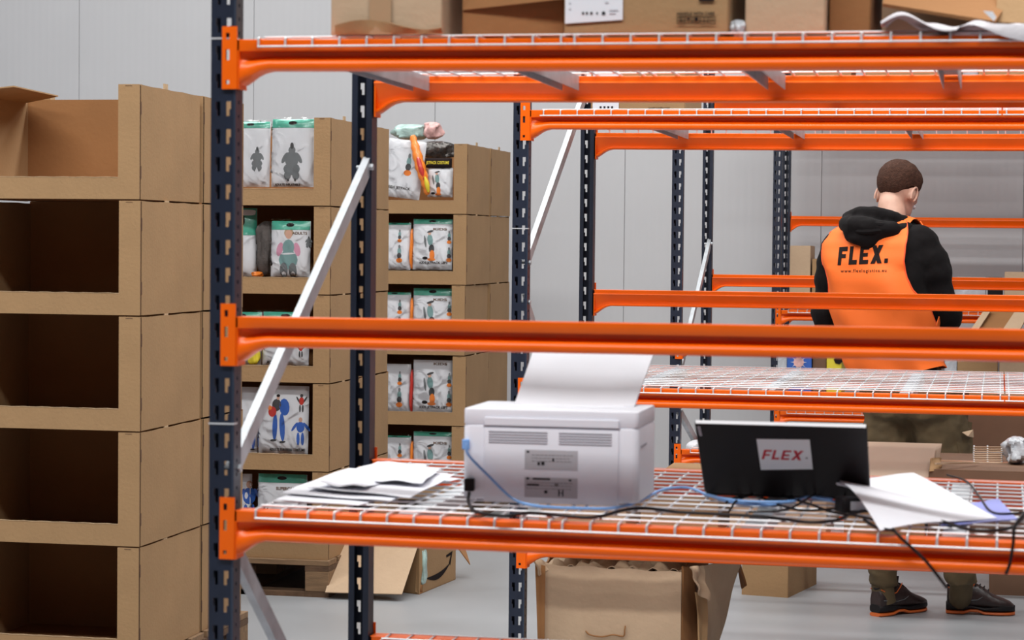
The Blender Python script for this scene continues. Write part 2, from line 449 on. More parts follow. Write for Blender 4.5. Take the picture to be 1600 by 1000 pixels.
# beam cross section: (depth behind its front face, height below its top); the body curves into a groove and out again
BP = [(0.000, -0.001), (0.000, -0.0190), (0.0008, -0.0200), (0.028, -0.0210), (0.029, -0.0235), (0.0285, -0.0290), (0.020, -0.0320), (0.007, -0.0358),
      (0.0012, -0.0405), (0.000, -0.0465), (0.0025, -0.0525), (0.008, -0.055), (0.039, -0.055), (0.0425, -0.0535), (0.0430, -0.0515), (0.0410, -0.0500),
      (0.0310, -0.0480), (0.0300, -0.044), (0.0330, -0.038), (0.0400, -0.027), (0.0465, -0.0180), (0.0485, -0.0150), (0.0480, -0.0130), (0.045, -0.0115), (0.045, -0.001), (0.044, 0), (0.001, 0)]
def beam(parent, xa, xb, yf, z, sgn=1):
    """orange beam between x=xa and xb, outer face at yf; sgn=1: outer face towards -y; z = top"""
    mb = MB(); rings = []
    L = xb-xa
    st = [(0, 1.0), (0.008, 0.93), (0.018, 0.68), (0.030, 0.36), (0.042, 0.14), (0.058, 0.0)]
    xsn = [(xa+d, k) for d, k in st]+[(xa+L*q, 0) for q in (0.2, 0.35, 0.5, 0.65, 0.8)]+[(xb-d, k) for d, k in reversed(st)]
    for x, k in xsn:
        r = []
        sag = 0.004*math.sin(PI*(x-xa)/L) if z > 1.5 else 0
        for d, h in BP:
            hh = h if h > -0.0191 else -0.019+(h+0.019)*(1+0.75*k)
            dd = d
            if 0.0005 < d < 0.0295 and h < -0.0195 and h > -0.045: dd = d*(1-0.7*k)
            r.append((x, yf+sgn*dd, z+hh-sag))
        rings.append(r)
    mb.loft(rings, 'orange')
    b = mb.build('beam', parent, 'orange')
    for xe, dr in ((xa, -1), (xb, 1)):
        c = MB()
        us = [0, 0.007, 0.014, 0.028]; vz = [-0.089, -0.080, -0.073, -0.040, -0.037, -0.018, -0.006, 0.000, 0.012, 0.016, 0.0235]
        def em(u, v):
            if not 0.007 < u < 0.014: return False
            return -0.080 < v < -0.073 or -0.037 < v < -0.018 or 0.0 < v < 0.012
        c.gridplate(us, vz, em, lambda u, v, w: (xe+dr*(0.028-u), yf-sgn*(0.0005+w)+sgn*0.000, z+v), 0.003, 'orange')
        # the leg of the angle that lies against the inside of the upright
        x2 = xe-dr*0.0015
        c.box(min(xe, xe-dr*0.003), max(xe, xe-dr*0.003), min(yf, yf+sgn*0.045), max(yf, yf+sgn*0.045), z-0.089, z-0.001, 'orange')
        co = c.build('connector', b, 'orange')
    return b
def brace(parent, x, ya, za, yb, zb, m='galv'):
    """channel brace in the side frame plane x"""
    a, b = Vector((x, ya, za)), Vector((x, yb, zb)); d = (b-a).normalized(); n = Vector((1, 0, 0)).cross(d)
    w, dp, t = 0.017, 0.016, 0.002
    mb = MB()
    def bar(n0, n1, x0, x1):
        p = []
        for q in (a, b):
            for (u, v) in ((n0, x0), (n1, x0), (n1, x1), (n0, x1)):
                p.append(q+n*u+Vector((v, 0, 0)))
        mb.hexa(p, m)
    bar(-w, w, 0, -t); bar(-w, -w+t, -t, -dp); bar(w-t, w, -t, -dp)
    o = mb.build('brace', parent, m)
    for q in (a+d*0.016, b-d*0.016):
        bo = MB(); bo.tube([q+Vector((0.0, 0, 0)), q+Vector((0.008, 0, 0))], 0.008, m, 6); bo.tube([q-Vector((0.03, 0, 0)), q], 0.004, m, 6)
        bo.build('bolt', o, m)
    return o
DECKM = {}
def deck(parent_label, x0, x1, y0, y1, z, single=True, group=None, py=0.076, sup=None, lipf=0.0155, oh=(0, 0)):
    """welded wire deck lying over the beams with waterfall lips front and back; z = beam top"""
    t = thing('wire_deck', ((x0+x1)/2, (y0+y1)/2, z), parent_label, 'wire shelf', group)
    r = 0.0019
    n = int(round((x1-x0)/0.05)); dx = (x1-x0)/n
    yf, yr = y0-0.006, y1+0.006
    cross = [(0, yf, -lipf), (0, yf, r*0.3), (0, yf+0.004, r*1.2), (0, yr-0.004, r*1.2), (0, yr, r*0.3), (0, yr, -lipf)]
    longs = []
    m = int(round((yr-yf-0.01)/py))
    for k in range(m+1): longs.append((yf+0.034+(yr-yf-0.068)*k/m, r*3.1))
    longs += [(yf-2*r, -lipf+r), (yr+2*r, -lipf+r)]
    L = x1-x0
    if single:
        key = (round(yr-yf, 4), 'c', lipf)
        c0 = MB(); cy = (y0+y1)/2; c0.tube([(p[0], p[1]-cy, p[2]) for p in cross], 0.0022, 'wire', 5)
        mc = c0.mesh('wire')
        for k in range(n+1):
            o = bpy.data.objects.new('wire', mc); COL.objects.link(o); o.parent = t; o.location = (-L/2+k*dx, 0, 0)
        l0 = MB(); l0.tube([(-L/2-oh[0], 0, 0), (L/2+oh[1], 0, 0)], r, 'wire', 5); ml = l0.mesh('wire')
        for y, zz in longs:
            o = bpy.data.objects.new('wire', ml); COL.objects.link(o); o.parent = t; o.location = (0, y-cy, zz)
    else:
        mb = MB()
        for k in range(n+1):
            x = x0+k*dx; mb.tube([(x, p[1], z+p[2]) for p in cross], r, 'wire', 4)
        for y, zz in longs: mb.tube([(x0, y, z+zz), (x1, y, z+zz)], r, 'wire', 4)
        o = mb.build('wire_mesh', t, 'wire'); o['kind'] = 'stuff'
    for k, q in enumerate(sup or [0.2, 0.5, 0.8]):
        x = lerp(x0, x1, q); mb = MB(); h = 0.026
        a, b = y0+0.049, y1-0.049
        # inverted channel between the beams, ends flared onto them
        mb.box(x-0.017, x+0.017, a, b, z-0.0035, z-0.001, 'galv')
        mb.hexa([(x-0.019, a+0.001, z-h), (x-0.017, a+0.001, z-h), (x-0.017, b-0.001, z-h-0.006), (x-0.019, b-0.001, z-h-0.006),
                 (x-0.019, a, z-0.001), (x-0.017, a, z-0.001), (x-0.017, b, z-0.001), (x-0.019, b, z-0.001)], 'galv')
        mb.hexa([(x+0.017, a+0.001, z-h), (x+0.019, a+0.001, z-h), (x+0.019, b-0.001, z-h-0.006), (x+0.017, b-0.001, z-h-0.006),
                 (x+0.017, a, z-0.001), (x+0.019, a, z-0.001), (x+0.019, b, z-0.001), (x+0.017, b, z-0.001)], 'galv')
        mb.build('support_channel', t, 'galv')
    return t

GR = 'orange and navy pallet racks standing one behind another'
XB = 1.36
def rack(label, xr, yf, yr, beams_f, beams_r, braces, H=2.5):
    t = thing('pallet_rack', (xr, yf, 0), label, 'rack', GR)
    for x in (xr, XB+UW):
        upright(t, x-xr, 0, False, H); upright(t, x-xr, yr-yf, True, H)
    for z in beams_f: beam(t, xr+0.0045, XB-0.0045, yf-0.002, z, 1)
    for z in beams_r: beam(t, xr+0.0045, XB-0.0045, yr+0.002, z, -1)
    for x in (xr-0.004,):
        for (ya, za, yb, zb) in braces: brace(t, x, ya, za, yb, zb)
    return t
# rack A : near one
A_x, A_f, A_r = -1.352, 4.0, 4.975
ZA = (1.799, 1.300, 0.949, 0.566)
rA = rack('nearest pallet rack in front of the printer and laptop', A_x, A_f, A_r, ZA, (1.800, 0.957, 0.566),
     [(A_r-0.03, at(570, 256, A_r).z+0.0, A_f+0.02, at(372, 742, A_f).z), (A_f+0.02, at(380, 850, A_f).z, A_r-0.03, 0.16)])
# rack B
B_x, B_f, B_r = -1.352, 6.66, 7.82
rB = rack('second pallet rack, just behind the printer paper', B_x, B_f, B_r, (1.825, 1.018, 0.57), (1.812, 1.28, 1.018, 0.57),
     [(B_r-0.03, at(925, 115, B_r).z, B_f+0.02, at(828, 415, B_f).z), (B_f+0.02, at(828, 468, B_f).z, B_r-0.03, 0.55)])
C_x, C_f, C_r = -1.285, 9.55, 10.6
rC = rack('third pallet rack, just behind the worker in the orange vest', C_x, C_f, C_r, (2.12, 1.05, 0.585), (2.10, 1.30, 0.585),
     [(C_r-0.03, at(1105, 378, C_r).z, C_f+0.02, at(1060, 590, C_f).z), (C_f+0.02, at(1062, 640, C_f).z, C_r-0.03, at(1078, 720, C_r).z)])
D_x, D_f, D_r = -1.154, 12.55, 13.13
rD = rack('farthest pallet rack, against the back wall', D_x, D_f, D_r, (2.24, 1.085, 0.54), (2.2, 1.60, 1.085, 0.54),
     [(D_f+0.02, 1.0, D_r-0.03, 0.6)])
TILT = 0.0065                     # the low level of the near rack runs slightly downhill to the right
def tilt_obj(o):
    p = MW.get(o.parent, Matrix.Identity(4)) if o.parent else Matrix.Identity(4)
    piv = Matrix.Translation((A_x, A_f, ZA[2]))
    Wm = piv @ Matrix.Rotation(TILT, 4, 'Y') @ piv.inverted()
    m = p.inverted() @ Wm @ (MW[o] if not o.parent else p)
    o.matrix_basis = m
    return Wm
for o in rA.children:
    if o.name.startswith('beam'):
        zs = [v.co.z for v in o.data.vertices]
        if 0.80 < min(zs) < 0.97: tilt_obj(o)
# small white levelling marks painted round some uprights
def band(parent, px, py, x, y):
    z = at(px, py, y).z
    MB().box(x-UW-0.001, x+0.001, y-0.0012, y+0.02, z-0.0015, z+0.0015, 'wire').build('tie_mark', parent, 'wire')
band(rA, 345, 60, A_x, A_f); band(rA, 345, 662, A_x, A_f); band(rB, 810, 357, B_x, B_f)

def dk(label, xa, xb, yf, yr, z, **k): return deck(label, xa, xb, yf, yr, z, **k)
GD = 'welded wire shelf decks'
xj = at(888, 65, A_f).x
dk('short left wire deck on the top beams of the nearest rack', A_x+0.045, xj-0.012, A_f, A_r, ZA[0], group=GD, sup=[0.12, 0.72], oh=(0, 0.0115))
dk('long right wire deck on top of the nearest rack under the cartons', xj+0.012, 1.30, A_f, A_r, ZA[0], group=GD, sup=[0.13, 0.31, 0.48, 0.66, 0.84], oh=(0.0115, 0))
xj2 = at(869, 815, A_f).x
td1 = dk('short left wire deck under the loose white papers beside the printer', A_x+0.045, xj2-0.012, A_f, A_r, ZA[2]+0.002, group=GD, sup=[0.5], oh=(0, 0.0115))
td2 = dk('long right wire deck under the laptop and its cables', xj2+0.012, 1.30, A_f, A_r, ZA[2]+0.002, group=GD, sup=[0.16, 0.33, 0.5, 0.67, 0.84], oh=(0.0115, 0))
for o in (td1, td2):
    Wm = tilt_obj(o); MW[o] = Wm @ MW[o]; o.matrix_world = MW[o]
dk('lowest wire deck of the nearest rack at the bottom of the frame', A_x+0.045, 1.30, A_f, A_r, ZA[3], group=GD, single=False)
xk = at(1566, 170, B_f).x
dk('left wire deck on the top beams of the second rack', B_x+0.045, xk-0.012, B_f, B_r, 1.822, group=GD, oh=(0.01, 0.01))
dk('right wire deck on the top beams of the second rack', xk+0.012, 1.30, B_f, B_r, 1.822, group=GD, oh=(0.01, 0.01))
xk = at(1570, 610, B_f).x
dk('left wire deck of the second rack, empty, behind the printer paper', B_x+0.045, xk-0.012, B_f, B_r, 1.020, group=GD, py=0.090, oh=(0.01, 0.01))
dk('right wire deck of the second rack, empty, cut by the right frame edge', xk+0.012, 1.30, B_f, B_r, 1.020, group=GD, py=0.090, oh=(0.01, 0.01))
dk('lowest wire deck of the second rack above the torn carton', B_x+0.045, 1.30, B_f, B_r, 0.572, group=GD, single=False)
dk('top wire deck of the third rack', C_x+0.045, 1.30, C_f, C_r, 2.12, group=GD, single=False)
dk('lowest wire deck of the third rack behind the laptop lid', C_x+0.045, 1.30, C_f, C_r, 0.587, group=GD, single=False)
dk('top wire deck of the farthest rack by the wall', D_x+0.045, 1.30, D_f, D_r, 2.24, group=GD, single=False)
dk('middle wire deck of the farthest rack beside the worker', D_x+0.045, 1.30, D_f, D_r, 1.087, group=GD, single=False)
dk('low wire deck of the farthest rack by the wall', D_x+0.045, 1.30, D_f, D_r, 0.542, group=GD, single=False)

# ------------------------------------------------------------------ display cartons on pallets
LH = 0.357; PZ = 0.150
def tray(x1, y0, w, d, z, label, group, yaw=0.0, flap=False, top=False, LH=0.357):
    """open fronted display carton: right front corner at x1,y0"""
    t = thing('display_carton', (x1, y0, z), label, 'box', group, rot=yaw)
    h = LH-0.0045; th = 0.004; po = 0.068; lip = 0.066
    rnd = random.Random(zlib.crc32(label.encode()) & 0xffff)
    j = lambda a=0.0015: rnd.uniform(-a, a)
    # front panel : bottom lip and two posts
    us = [-w, -w+po, -po, 0]; vs = [0.0, lip, h]
    mb = MB(); mb.gridplate(us, vs, lambda u, v: (-w+po < u < -po and v > lip), lambda u, v, q: (u, q, v), th, 'card')
    # raw edge along the cut lip
    mb.sheet(lambda a, b: (lerp(-w+po, -po, a), lerp(-0.0008, th+0.0008, b), lip+0.0009+0.0007*math.sin(a*43)), 24, 1, 0.0016, 'card_edge', False)
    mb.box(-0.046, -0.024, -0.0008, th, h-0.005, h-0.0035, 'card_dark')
    mb.build('front_panel', t, 'card', world=False)
    for s, xx in (('r', 0.0), ('l', -w)):
        sd = 1 if s == 'r' else -1
        pts = []
        zt = h - (0.004 if top else 0.0)
        mb = MB()
        def P(a, b, sd=sd, xx=xx):
            bul = 0.003*math.sin(PI*a)*math.sin(PI*b)
            up = h - 0.002*abs(math.sin(a*9+xx))
            return (xx-sd*0.002+sd*bul, lerp(th+0.011, d-0.003, a), b*up)
        mb.sheet(P, 10, 8, th, 'card')
        mb.build('side_panel', t, 'card', world=False)
        tb = MB(); yy = d*0.42
        tb.box(xx-sd*0.002-0.002, xx-sd*0.002+0.002, yy-0.016, yy+0.016, h-0.002, h+(0.016 if top else 0.0043), 'card_edge')
        tb.build('tab', t, 'card', world=False)
        gp = MB(); gp.box(-0.0042, -0.0016, th, th+0.012, 0.002, h-0.002, 'card_dark'); gp.build('corner_gap_shade', t, 'card_dark', world=False)  # dark strip standing in for the shade inside the open corner gap
    # short perforation cuts beside the corner folds
        pc = MB()
        for q in (0.18, 0.74):
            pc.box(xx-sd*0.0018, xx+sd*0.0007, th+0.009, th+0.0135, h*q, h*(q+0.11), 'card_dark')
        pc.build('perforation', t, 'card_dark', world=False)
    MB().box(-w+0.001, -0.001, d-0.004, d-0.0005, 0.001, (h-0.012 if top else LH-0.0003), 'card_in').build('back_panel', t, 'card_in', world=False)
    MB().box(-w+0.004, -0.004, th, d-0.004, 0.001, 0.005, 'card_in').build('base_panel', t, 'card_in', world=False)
    if flap:
        mb = MB(); mb.slab((-w+0.002, 0.02, h-0.02), (-w+0.15, 0.1, h+0.004), (-w+0.15, d-0.1, h-0.004), (-w+0.002, d-0.02, h-0.02), 0.004, 'card')
        mb.build('folded_flap', t, 'card', world=False)
    return t
def pallet(x1, y0, w, d, label):
    t = thing('wooden_pallet', (x1, y0, 0), label, 'pallet', 'wooden pallets under the display cartons')
    nb = 7
    for k in range(nb):
        bw = d/(nb+1.6); y = k*(d-bw)/(nb-1)
        MB().box(-w, 0, y, y+bw, 0.127, 0.149, 'wood').build('board', t, 'wood', world=False, bevel=0.002)
    for k in range(3):
        x = [-w, -w/2-0.05, -0.10][k]
        MB().box(x, x+0.10, 0, d, 0.1055, 0.1265, 'wood_dark').build('stringer', t, 'wood_dark', world=False)
        MB().box(x, x+0.10, 0.0, d, 0, 0.0215, 'wood_dark').build('runner', t, 'wood_dark', world=False)
        for y in (0, d/2-0.07, d-0.14):
            MB().box(x, x+0.10, y, y+0.14, 0.022, 0.105, 'wood').build('block', t, 'wood', world=False, bevel=0.003)
    for y in (0.0, d-0.09):
        MB().box(-w+0.101, -0.101, y, y+0.09, 0.0, 0.0205, 'wood_dark').build('cross_runner', t, 'wood_dark', world=False)
    return t
ORD = ['top', 'second from top', 'third from top', 'fourth from top', 'bottom']
ST = [(220, 6.65, 0.555, 0.42, 'left-hand empty', 'at the left frame edge'),
      (515, 8.97, 0.50, 0.42, 'middle costume-filled', 'behind the near upright'),
      (728, 11.40, 0.55, 0.50, 'right-hand costume-filled', 'left of the second rack')]
SX = []
for si, (px, y0, d1, d2, nm, where) in enumerate(ST):
    x1 = at(px, 400, y0).x; SX.append(x1)
    pallet(x1+0.01, y0-0.015, 0.80, d1+d2+0.06, 'wooden pallet under the %s carton stack' % nm)
    LHs = (0.352, 0.357, 0.357)[si]
    for k in range(5):
        z = PZ+LHs*(4-k); rr = random.Random(si*10+k)
        yaw = rr.uniform(-0.006, 0.006)
        tray(x1+rr.uniform(-0.004, 0.004)-0.002*(4-k)*(si == 0), y0+rr.uniform(-0.003, 0.003), 0.60, d1-0.004, z,
             '%s open-front carton of the %s stack %s' % (ORD[k], nm, where), 'open-front display cartons in the %s stack' % nm, yaw, flap=(k == 0 and si == 0), top=(k == 0), LH=LHs)
        tray(x1+rr.uniform(-0.005, 0.003)-0.001, y0+d1+0.010, 0.60, d2, z,
             '%s carton of the rear column of the %s stack' % (ORD[k], nm), 'rear cartons of the %s stack' % nm, 0.0, top=(k == 0), LH=LHs)

# ------------------------------------------------------------------ costume bags
def ellp(mb, cx, cz, rx, rz, m, Y, rot=0.0, n=12, lift=0.0):
    pts = []
    for k in range(n):
        a = 2*PI*k/n; x, z = rx*math.cos(a), rz*math.sin(a)
        pts.append((cx+x*math.cos(rot)-z*math.sin(rot), cz+x*math.sin(rot)+z*math.cos(rot)))
    polyp(mb, pts, m, Y, lift)
def polyp(mb, pts, m, Y, lift=0.0):
    c = (sum(p[0] for p in pts)/len(pts), sum(p[1] for p in pts)/len(pts))
    V = [(c[0], Y(*c)-0.0012-lift, c[1])]+[(p[0], Y(*p)-0.0012-lift, p[1]) for p in pts]
    mb.add(V, [(0, i+1, (i+1) % len(pts)+1) for i in range(len(pts))], m)
def figure(mb, kind, cx, cz, s, Y):
    """little printed figures, s = height"""
    E = lambda x, z, rx, rz, m, rot=0, l=0: ellp(mb, cx+x*s, cz+z*s, rx*s, rz*s, m, Y, rot, lift=l)
    L = 0.0004
    if kind == 'grey':
        E(0, 0.45, 0.05, 0.09, 'greyd', 0, L); E(0, 0.33, 0.10, 0.11, 'greyp'); E(0, 0.08, 0.20, 0.22, 'greyp', 0, L); E(0, -0.18, 0.24, 0.17, 'greyp')
        E(-0.2, 0.12, 0.06, 0.17, 'greyp', -0.5); E(0.2, 0.12, 0.06, 0.17, 'greyp', 0.5)
        E(-0.12, -0.36, 0.10, 0.12, 'greyp', 0, L); E(0.12, -0.36, 0.10, 0.12, 'greyp', 0, L); E(-0.1, -0.48, 0.03, 0.04, 'greyd', 0, 2*L); E(0.1, -0.48, 0.03, 0.04, 'greyd', 0, 2*L)
    elif kind == 'lady':
        E(0, 0.40, 0.075, 0.10, 'skin', 0, L); E(0, 0.43, 0.10, 0.10, 'card_pale'); E(0, 0.12, 0.13, 0.17, 'teal', 0, L)
        E(-0.19, 0.08, 0.07, 0.15, 'pink', -0.25); E(0.19, 0.08, 0.07, 0.15, 'pink', 0.25)
        E(0, -0.14, 0.21, 0.20, 'teal'); E(-0.1, -0.36, 0.09, 0.16, 'greyp', 0, L); E(0.1, -0.36, 0.09, 0.16, 'greyp', 0, L)
        E(0, -0.01, 0.17, 0.02, 'bagcard', 0.05, 2*L)
    elif kind == 'jet':
        E(-0.02, 0.42, 0.05, 0.07, 'skin', 0, L); E(0.0, 0.47, 0.11, 0.035, 'greyd', 0.3, 2*L); E(0.0, 0.2, 0.09, 0.19, 'teal', 0.12)
        E(-0.16, 0.15, 0.035, 0.2, 'greyp', 0.15); E(0.05, -0.08, 0.09, 0.14, 'greyd', 0, L); E(0.07, -0.28, 0.085, 0.16, 'flame', 0.0, 2*L)
        E(-0.16, -0.38, 0.09, 0.05, 'print_ink', 0, L); E(0.05, -0.42, 0.13, 0.05, 'flame', 0, 3*L)
    elif kind == 'jet2':
        E(0.0, 0.36, 0.06, 0.10, 'greyp', 0, L); E(0, 0.12, 0.10, 0.2, 'teal'); E(0, -0.1, 0.12, 0.15, 'greyd', 0, L); E(0, -0.34, 0.16, 0.12, 'flame', 0, 2*L)
    elif kind == 'surgeon':
        E(-0.02, 0.44, 0.035, 0.055, 'skin', 0, L); E(-0.02, 0.475, 0.04, 0.03, 'print_ink', 0, 2*L)
        E(-0.05, 0.28, 0.10, 0.13, 'greyd'); E(0.12, 0.24, 0.11, 0.18, 'blue', 0.1); E(-0.14, 0.14, 0.09, 0.11, 'red', 0, 2*L); E(-0.2, 0.22, 0.05, 0.05, 'flame', 0, 3*L)
        E(-0.08, -0.18, 0.055, 0.28, 'blue', -0.03, L); E(0.08, -0.18, 0.06, 0.30, 'blue', 0.06, L)
        E(-0.11, -0.46, 0.07, 0.025, 'greyd', 0.1, L); E(0.09, -0.49, 0.07, 0.025, 'greyd', 0.1, L)
    elif kind == 'mini_red':
        E(0, 0.42, 0.09, 0.10, 'greyd', 0, L); E(0, 0.12, 0.15, 0.22, 'red'); E(-0.2, 0.2, 0.05, 0.2, 'greyd', 0.5); E(0.2, 0.2, 0.05, 0.2, 'greyd', -0.5)
        E(-0.08, -0.3, 0.055, 0.22, 'greyd'); E(0.08, -0.3, 0.055, 0.22, 'greyd')
    elif kind == 'mini_blue':
        E(0, 0.42, 0.07, 0.09, 'skin', 0, L); E(0, 0.15, 0.15, 0.2, 'blue'); E(-0.22, 0.16, 0.05, 0.2, 'blue', -0.6); E(0.22, 0.16, 0.05, 0.2, 'blue', 0.6)
        E(-0.08, -0.28, 0.06, 0.24, 'blue'); E(0.08, -0.28, 0.06, 0.24, 'blue')
def bag(px0, px1, py0, py1, Yp, figs, label, header=0.10, lean=0.05, roll=0.0, yaw=0.0, texts=(), film=True, body='bagcard', hole=True, group='costumes in clear bags'):
    """flat costume pack standing in a carton; pixel bounds at plane Yp"""
    a = at(px0, py1, Yp); b = at(px1, py1, Yp); c = at(px0, py0, Yp)
    w = b.x-a.x; h = c.z-a.z
    R = Matrix.Rotation(yaw, 3, 'Z') @ Matrix.Rotation(-lean, 3, 'X') @ Matrix.Rotation(roll, 3, 'Y')
    t = thing('costume_bag', ((a.x+b.x)/2, Yp, a.z), label, 'costume pack', group, rot=R)
    d = 0.018
    def Y(x, z):
        u = min(1, abs(2*x/w)); v = min(1, abs(2*z/h-1))
        return -d*math.sqrt(max(0, 1-u**4))*math.sqrt(max(0, 1-v**4))*0.9-0.0012*math.sin(x*40)*math.sin(z*27)
    mb = MB()
    mb.sheet(lambda p, q: ((p-0.5)*w, Y((p-0.5)*w, q*h), q*h), 16, 16, 0.001, body)
    mb.sheet(lambda p, q: ((p-0.5)*w, -Y((p-0.5)*w, q*h), q*h), 12, 12, 0.001, body)
    mb.build('card_body', t, body, world=False)
    if header:
        hh = h*header; g = MB()
        g.sheet(lambda p, q: ((p-0.5)*w*0.985, Y((p-0.5)*w*0.985, h-hh*(1-q))-0.0016, h-hh*(1-q)*1.0), 16, 3, 0.0008, 'green')
        g.build('header_strip', t, 'green', world=False)
        if hole:
            e = MB(); ellp(e, 0.0, h-hh*0.45, w*0.10, hh*0.22, 'print_ink', Y, lift=0.0018); e.build('hang_hole', t, 'print_ink', world=False)
    p = MB()
    for (k, u, v, s) in figs: figure(p, k, (u-0.5)*w, v*h, s*h, Y)
    for (s, u, v, tw, th_, m) in texts:
        y = Y((u-0.5)*w, v*h)-0.003
        put_text(p, s, ((u-0.5)*w, y, v*h), (1, 0, 0), (0, 0, 1), th_*h, m, width=tw*w, bold=0.0004)
    if p.v: p.build('print', t, 'print_ink', world=False, fix=False)
    if film:
        fm = MB(); rn = random.Random(zlib.crc32(label.encode()) & 0xfff); ph = rn.uniform(0, 6)
        fm.sheet(lambda a_, b_: ((a_-0.5)*w*1.03, Y((a_-0.5)*w, b_*h)-0.006-0.003*math.sin(a_*17+ph+b_*5)*math.sin(b_*13+ph), b_*h*1.03), 20, 20, 0.0004, 'film')
        fm.build('film', t, 'film', world=False)
    return t
Y2 = 8.97+0.055; Y3 = 11.40+0.055
G2, G3 = 'costume bags in the middle stack', 'costume bags in the right-hand stack'
nl = 'print_ink'
bag(360, 421, 190, 292, Y2+0.02, [('grey', 0.70, 0.42, 0.36)], 'bag with small dark figure, left one in the top middle carton', 0.10, group=G2)
bag(424, 490, 186, 292, Y2, [('grey', 0.5, 0.36, 0.54)], 'bag printed with a big grey inflatable suit, top middle carton', 0.13, group=G2, texts=[('ADULTS INFLATABLE', 0.4, 0.03, 0.6, 0.05, nl)])
bag(355, 400, 325, 431, Y2+0.05, [], 'green-topped white bag pushed left in the second middle carton', 0.40, yaw=0.3, group=G2)
bag(423, 484, 345, 432, Y2, [('lady', 0.47, 0.42, 0.85), ('grey', 0.97, 0.62, 0.2)], 'bag printed with a woman in grey and pink suit', 0.16, group=G2, texts=[('ADULTS', 0.75, 0.78, 0.38, 0.07, 'card_dark')])
bag(350, 408, 487, 570, Y2+0.02, [('mini_red', 0.8, 0.4, 0.5)], 'bag with yellow leg print, left in the third middle carton', 0.15, group=G2)
bag(410, 482, 487, 570, Y2, [('mini_red', 0.85, 0.30, 0.28)], 'bag with green top, right in the third middle carton', 0.15, group=G2, texts=[('ADULTS', 0.3, 0.05, 0.4, 0.08, nl)])
bag(350, 402, 604, 708, Y2+0.03, [('surgeon', 0.98, 0.3, 0.5)], 'crumpled bag left of the surgeon costume in the fourth middle carton', 0.0, group=G2)
bag(404, 481, 602, 708, Y2, [('surgeon', 0.42, 0.52, 0.70), ('mini_red', 0.87, 0.75, 0.26), ('mini_blue', 0.86, 0.34, 0.40)], 'surgeon costume bag with man in blue carrying a child', 0.0,
    texts=[('ADULTS SURGEON COSTUME', 0.60, 0.065, 0.72, 0.055, nl)], group=G2)
bag(355, 392, 740, 850, Y2+0.04, [('mini_blue', 0.9, 0.6, 0.6)], 'white and blue bag at the left of the bottom middle carton', 0.0, yaw=0.2, group=G2)
bag(402, 478, 740, 850, Y2, [('mini_red', 0.15, 0.45, 0.2)], 'bag with green top in the bottom middle carton', 0.12, group=G2, texts=[('SUPERCAPE', 0.6, 0.80, 0.42, 0.06, 'card_dark')])
# grey plush costume squeezed between bags, second middle carton
def blob(name, px0, px1, py0, py1, Yp, m, label, cat, group=None, dep=0.05, amp=0.012, sc=0.05, seed=1):
    a = at(px0, py1, Yp); b = at(px1, py1, Yp); c = at(px0, py0, Yp)
    w, h = b.x-a.x, c.z-a.z
    mb = MB(); cx = Vector(((a.x+b.x)/2, Yp+dep, a.z+h/2)); n = 28; rings = []
    rn = random.Random(seed); ph = [rn.uniform(0, 6) for _ in range(6)]
    for i in range(1, n//2+8):
        al = PI*i/(n//2+8); r = []
        for j in range(n):
            be = 2*PI*j/n
            q = 1+amp/0.05*(0.5*math.sin(3*be+ph[0]+2*al)+0.35*math.sin(7*be+ph[1]-3*al)+0.3*math.sin(5*al+ph[2]+be*2)+0.2*math.sin(11*be+9*al+ph[3]))
            ex = lambda v: math.copysign(abs(v)**0.75, v)
            r.append(cx+Vector((w/2*ex(math.sin(al)*math.cos(be))*q, dep*ex(math.sin(al)*math.sin(be))*q, h/2*ex(math.cos(al))*(0.96+0.04*q))))
        rings.append(r)
    mb.loft(rings, m)
    o = mb.build(name, None, m)
    return tag(o, label, cat, group)
blob('plush_costume', 396, 424, 345, 432, Y2+0.02, 'plush', 'dark grey plush costume squeezed between bags in the second middle carton', 'costume', dep=0.06, seed=3)
blob('orange_costume', 392, 408, 424, 433, Y2+0.0, 'flame', 'orange costume piece at the foot of the grey plush costume', 'costume', dep=0.02, seed=4)
blob('yellow_costume', 384, 402, 540, 570, Y2-0.03, 'yellow', 'yellow costume piece low in the third middle carton', 'costume', dep=0.02, seed=5)
JT = [('jet', 0.45, 0.46, 0.62), ('jet2', 0.93, 0.64, 0.28), ('jet2', 0.93, 0.30, 0.32)]
bag(596, 655, 218, 309, Y3-0.005, [('jet2', 0.62, 0.58, 0.42)], 'tilted bag at the left of the top right-hand carton', 0.0, roll=0.12, group=G3, texts=[('KIDS JETPACK', 0.45, 0.16, 0.6, 0.06, nl)])
bag(668, 707, 262, 308, Y3, [('jet', 0.40, 0.45, 0.85)], 'white bag at the right of the top right-hand carton', 0.0, group=G3)
t = thing('flame_costume', at(660, 304, Y3-0.03), 'orange and red flame tail leaning out of the top right-hand carton', 'costume', G3)
fp = crom([at(645, 213, Y3-0.01), at(650, 235, Y3-0.04), at(657, 262, Y3-0.05), at(664, 285, Y3-0.045), at(668, 304, Y3-0.03)], 5); nf = len(fp)
mb = MB(); mb.tube(fp, 0, 'flame', 10, rr=[0.010+0.016*math.sin(PI*min(1, (i+2)/(nf+2)))+0.003*math.sin(i*2.1) for i in range(nf)]); mb.build('flame_body', t, 'flame')
mb = MB(); fq = [p+Vector((0.004, -0.016, 0)) for p in fp[6:15]]; mb.tube(fq, 0, 'red', 8, rr=[0.004+0.011*math.sin(PI*(i+0.5)/9) for i in range(9)]); mb.build('red_flame', t, 'red')
mb = MB(); fq = [p+Vector((0.012, -0.018, 0)) for p in fp[13:20]]; mb.tube(fq, 0, 'yellow', 8, rr=[0.003+0.009*math.sin(PI*(i+0.5)/7) for i in range(7)]); mb.build('yellow_flame', t, 'yellow')
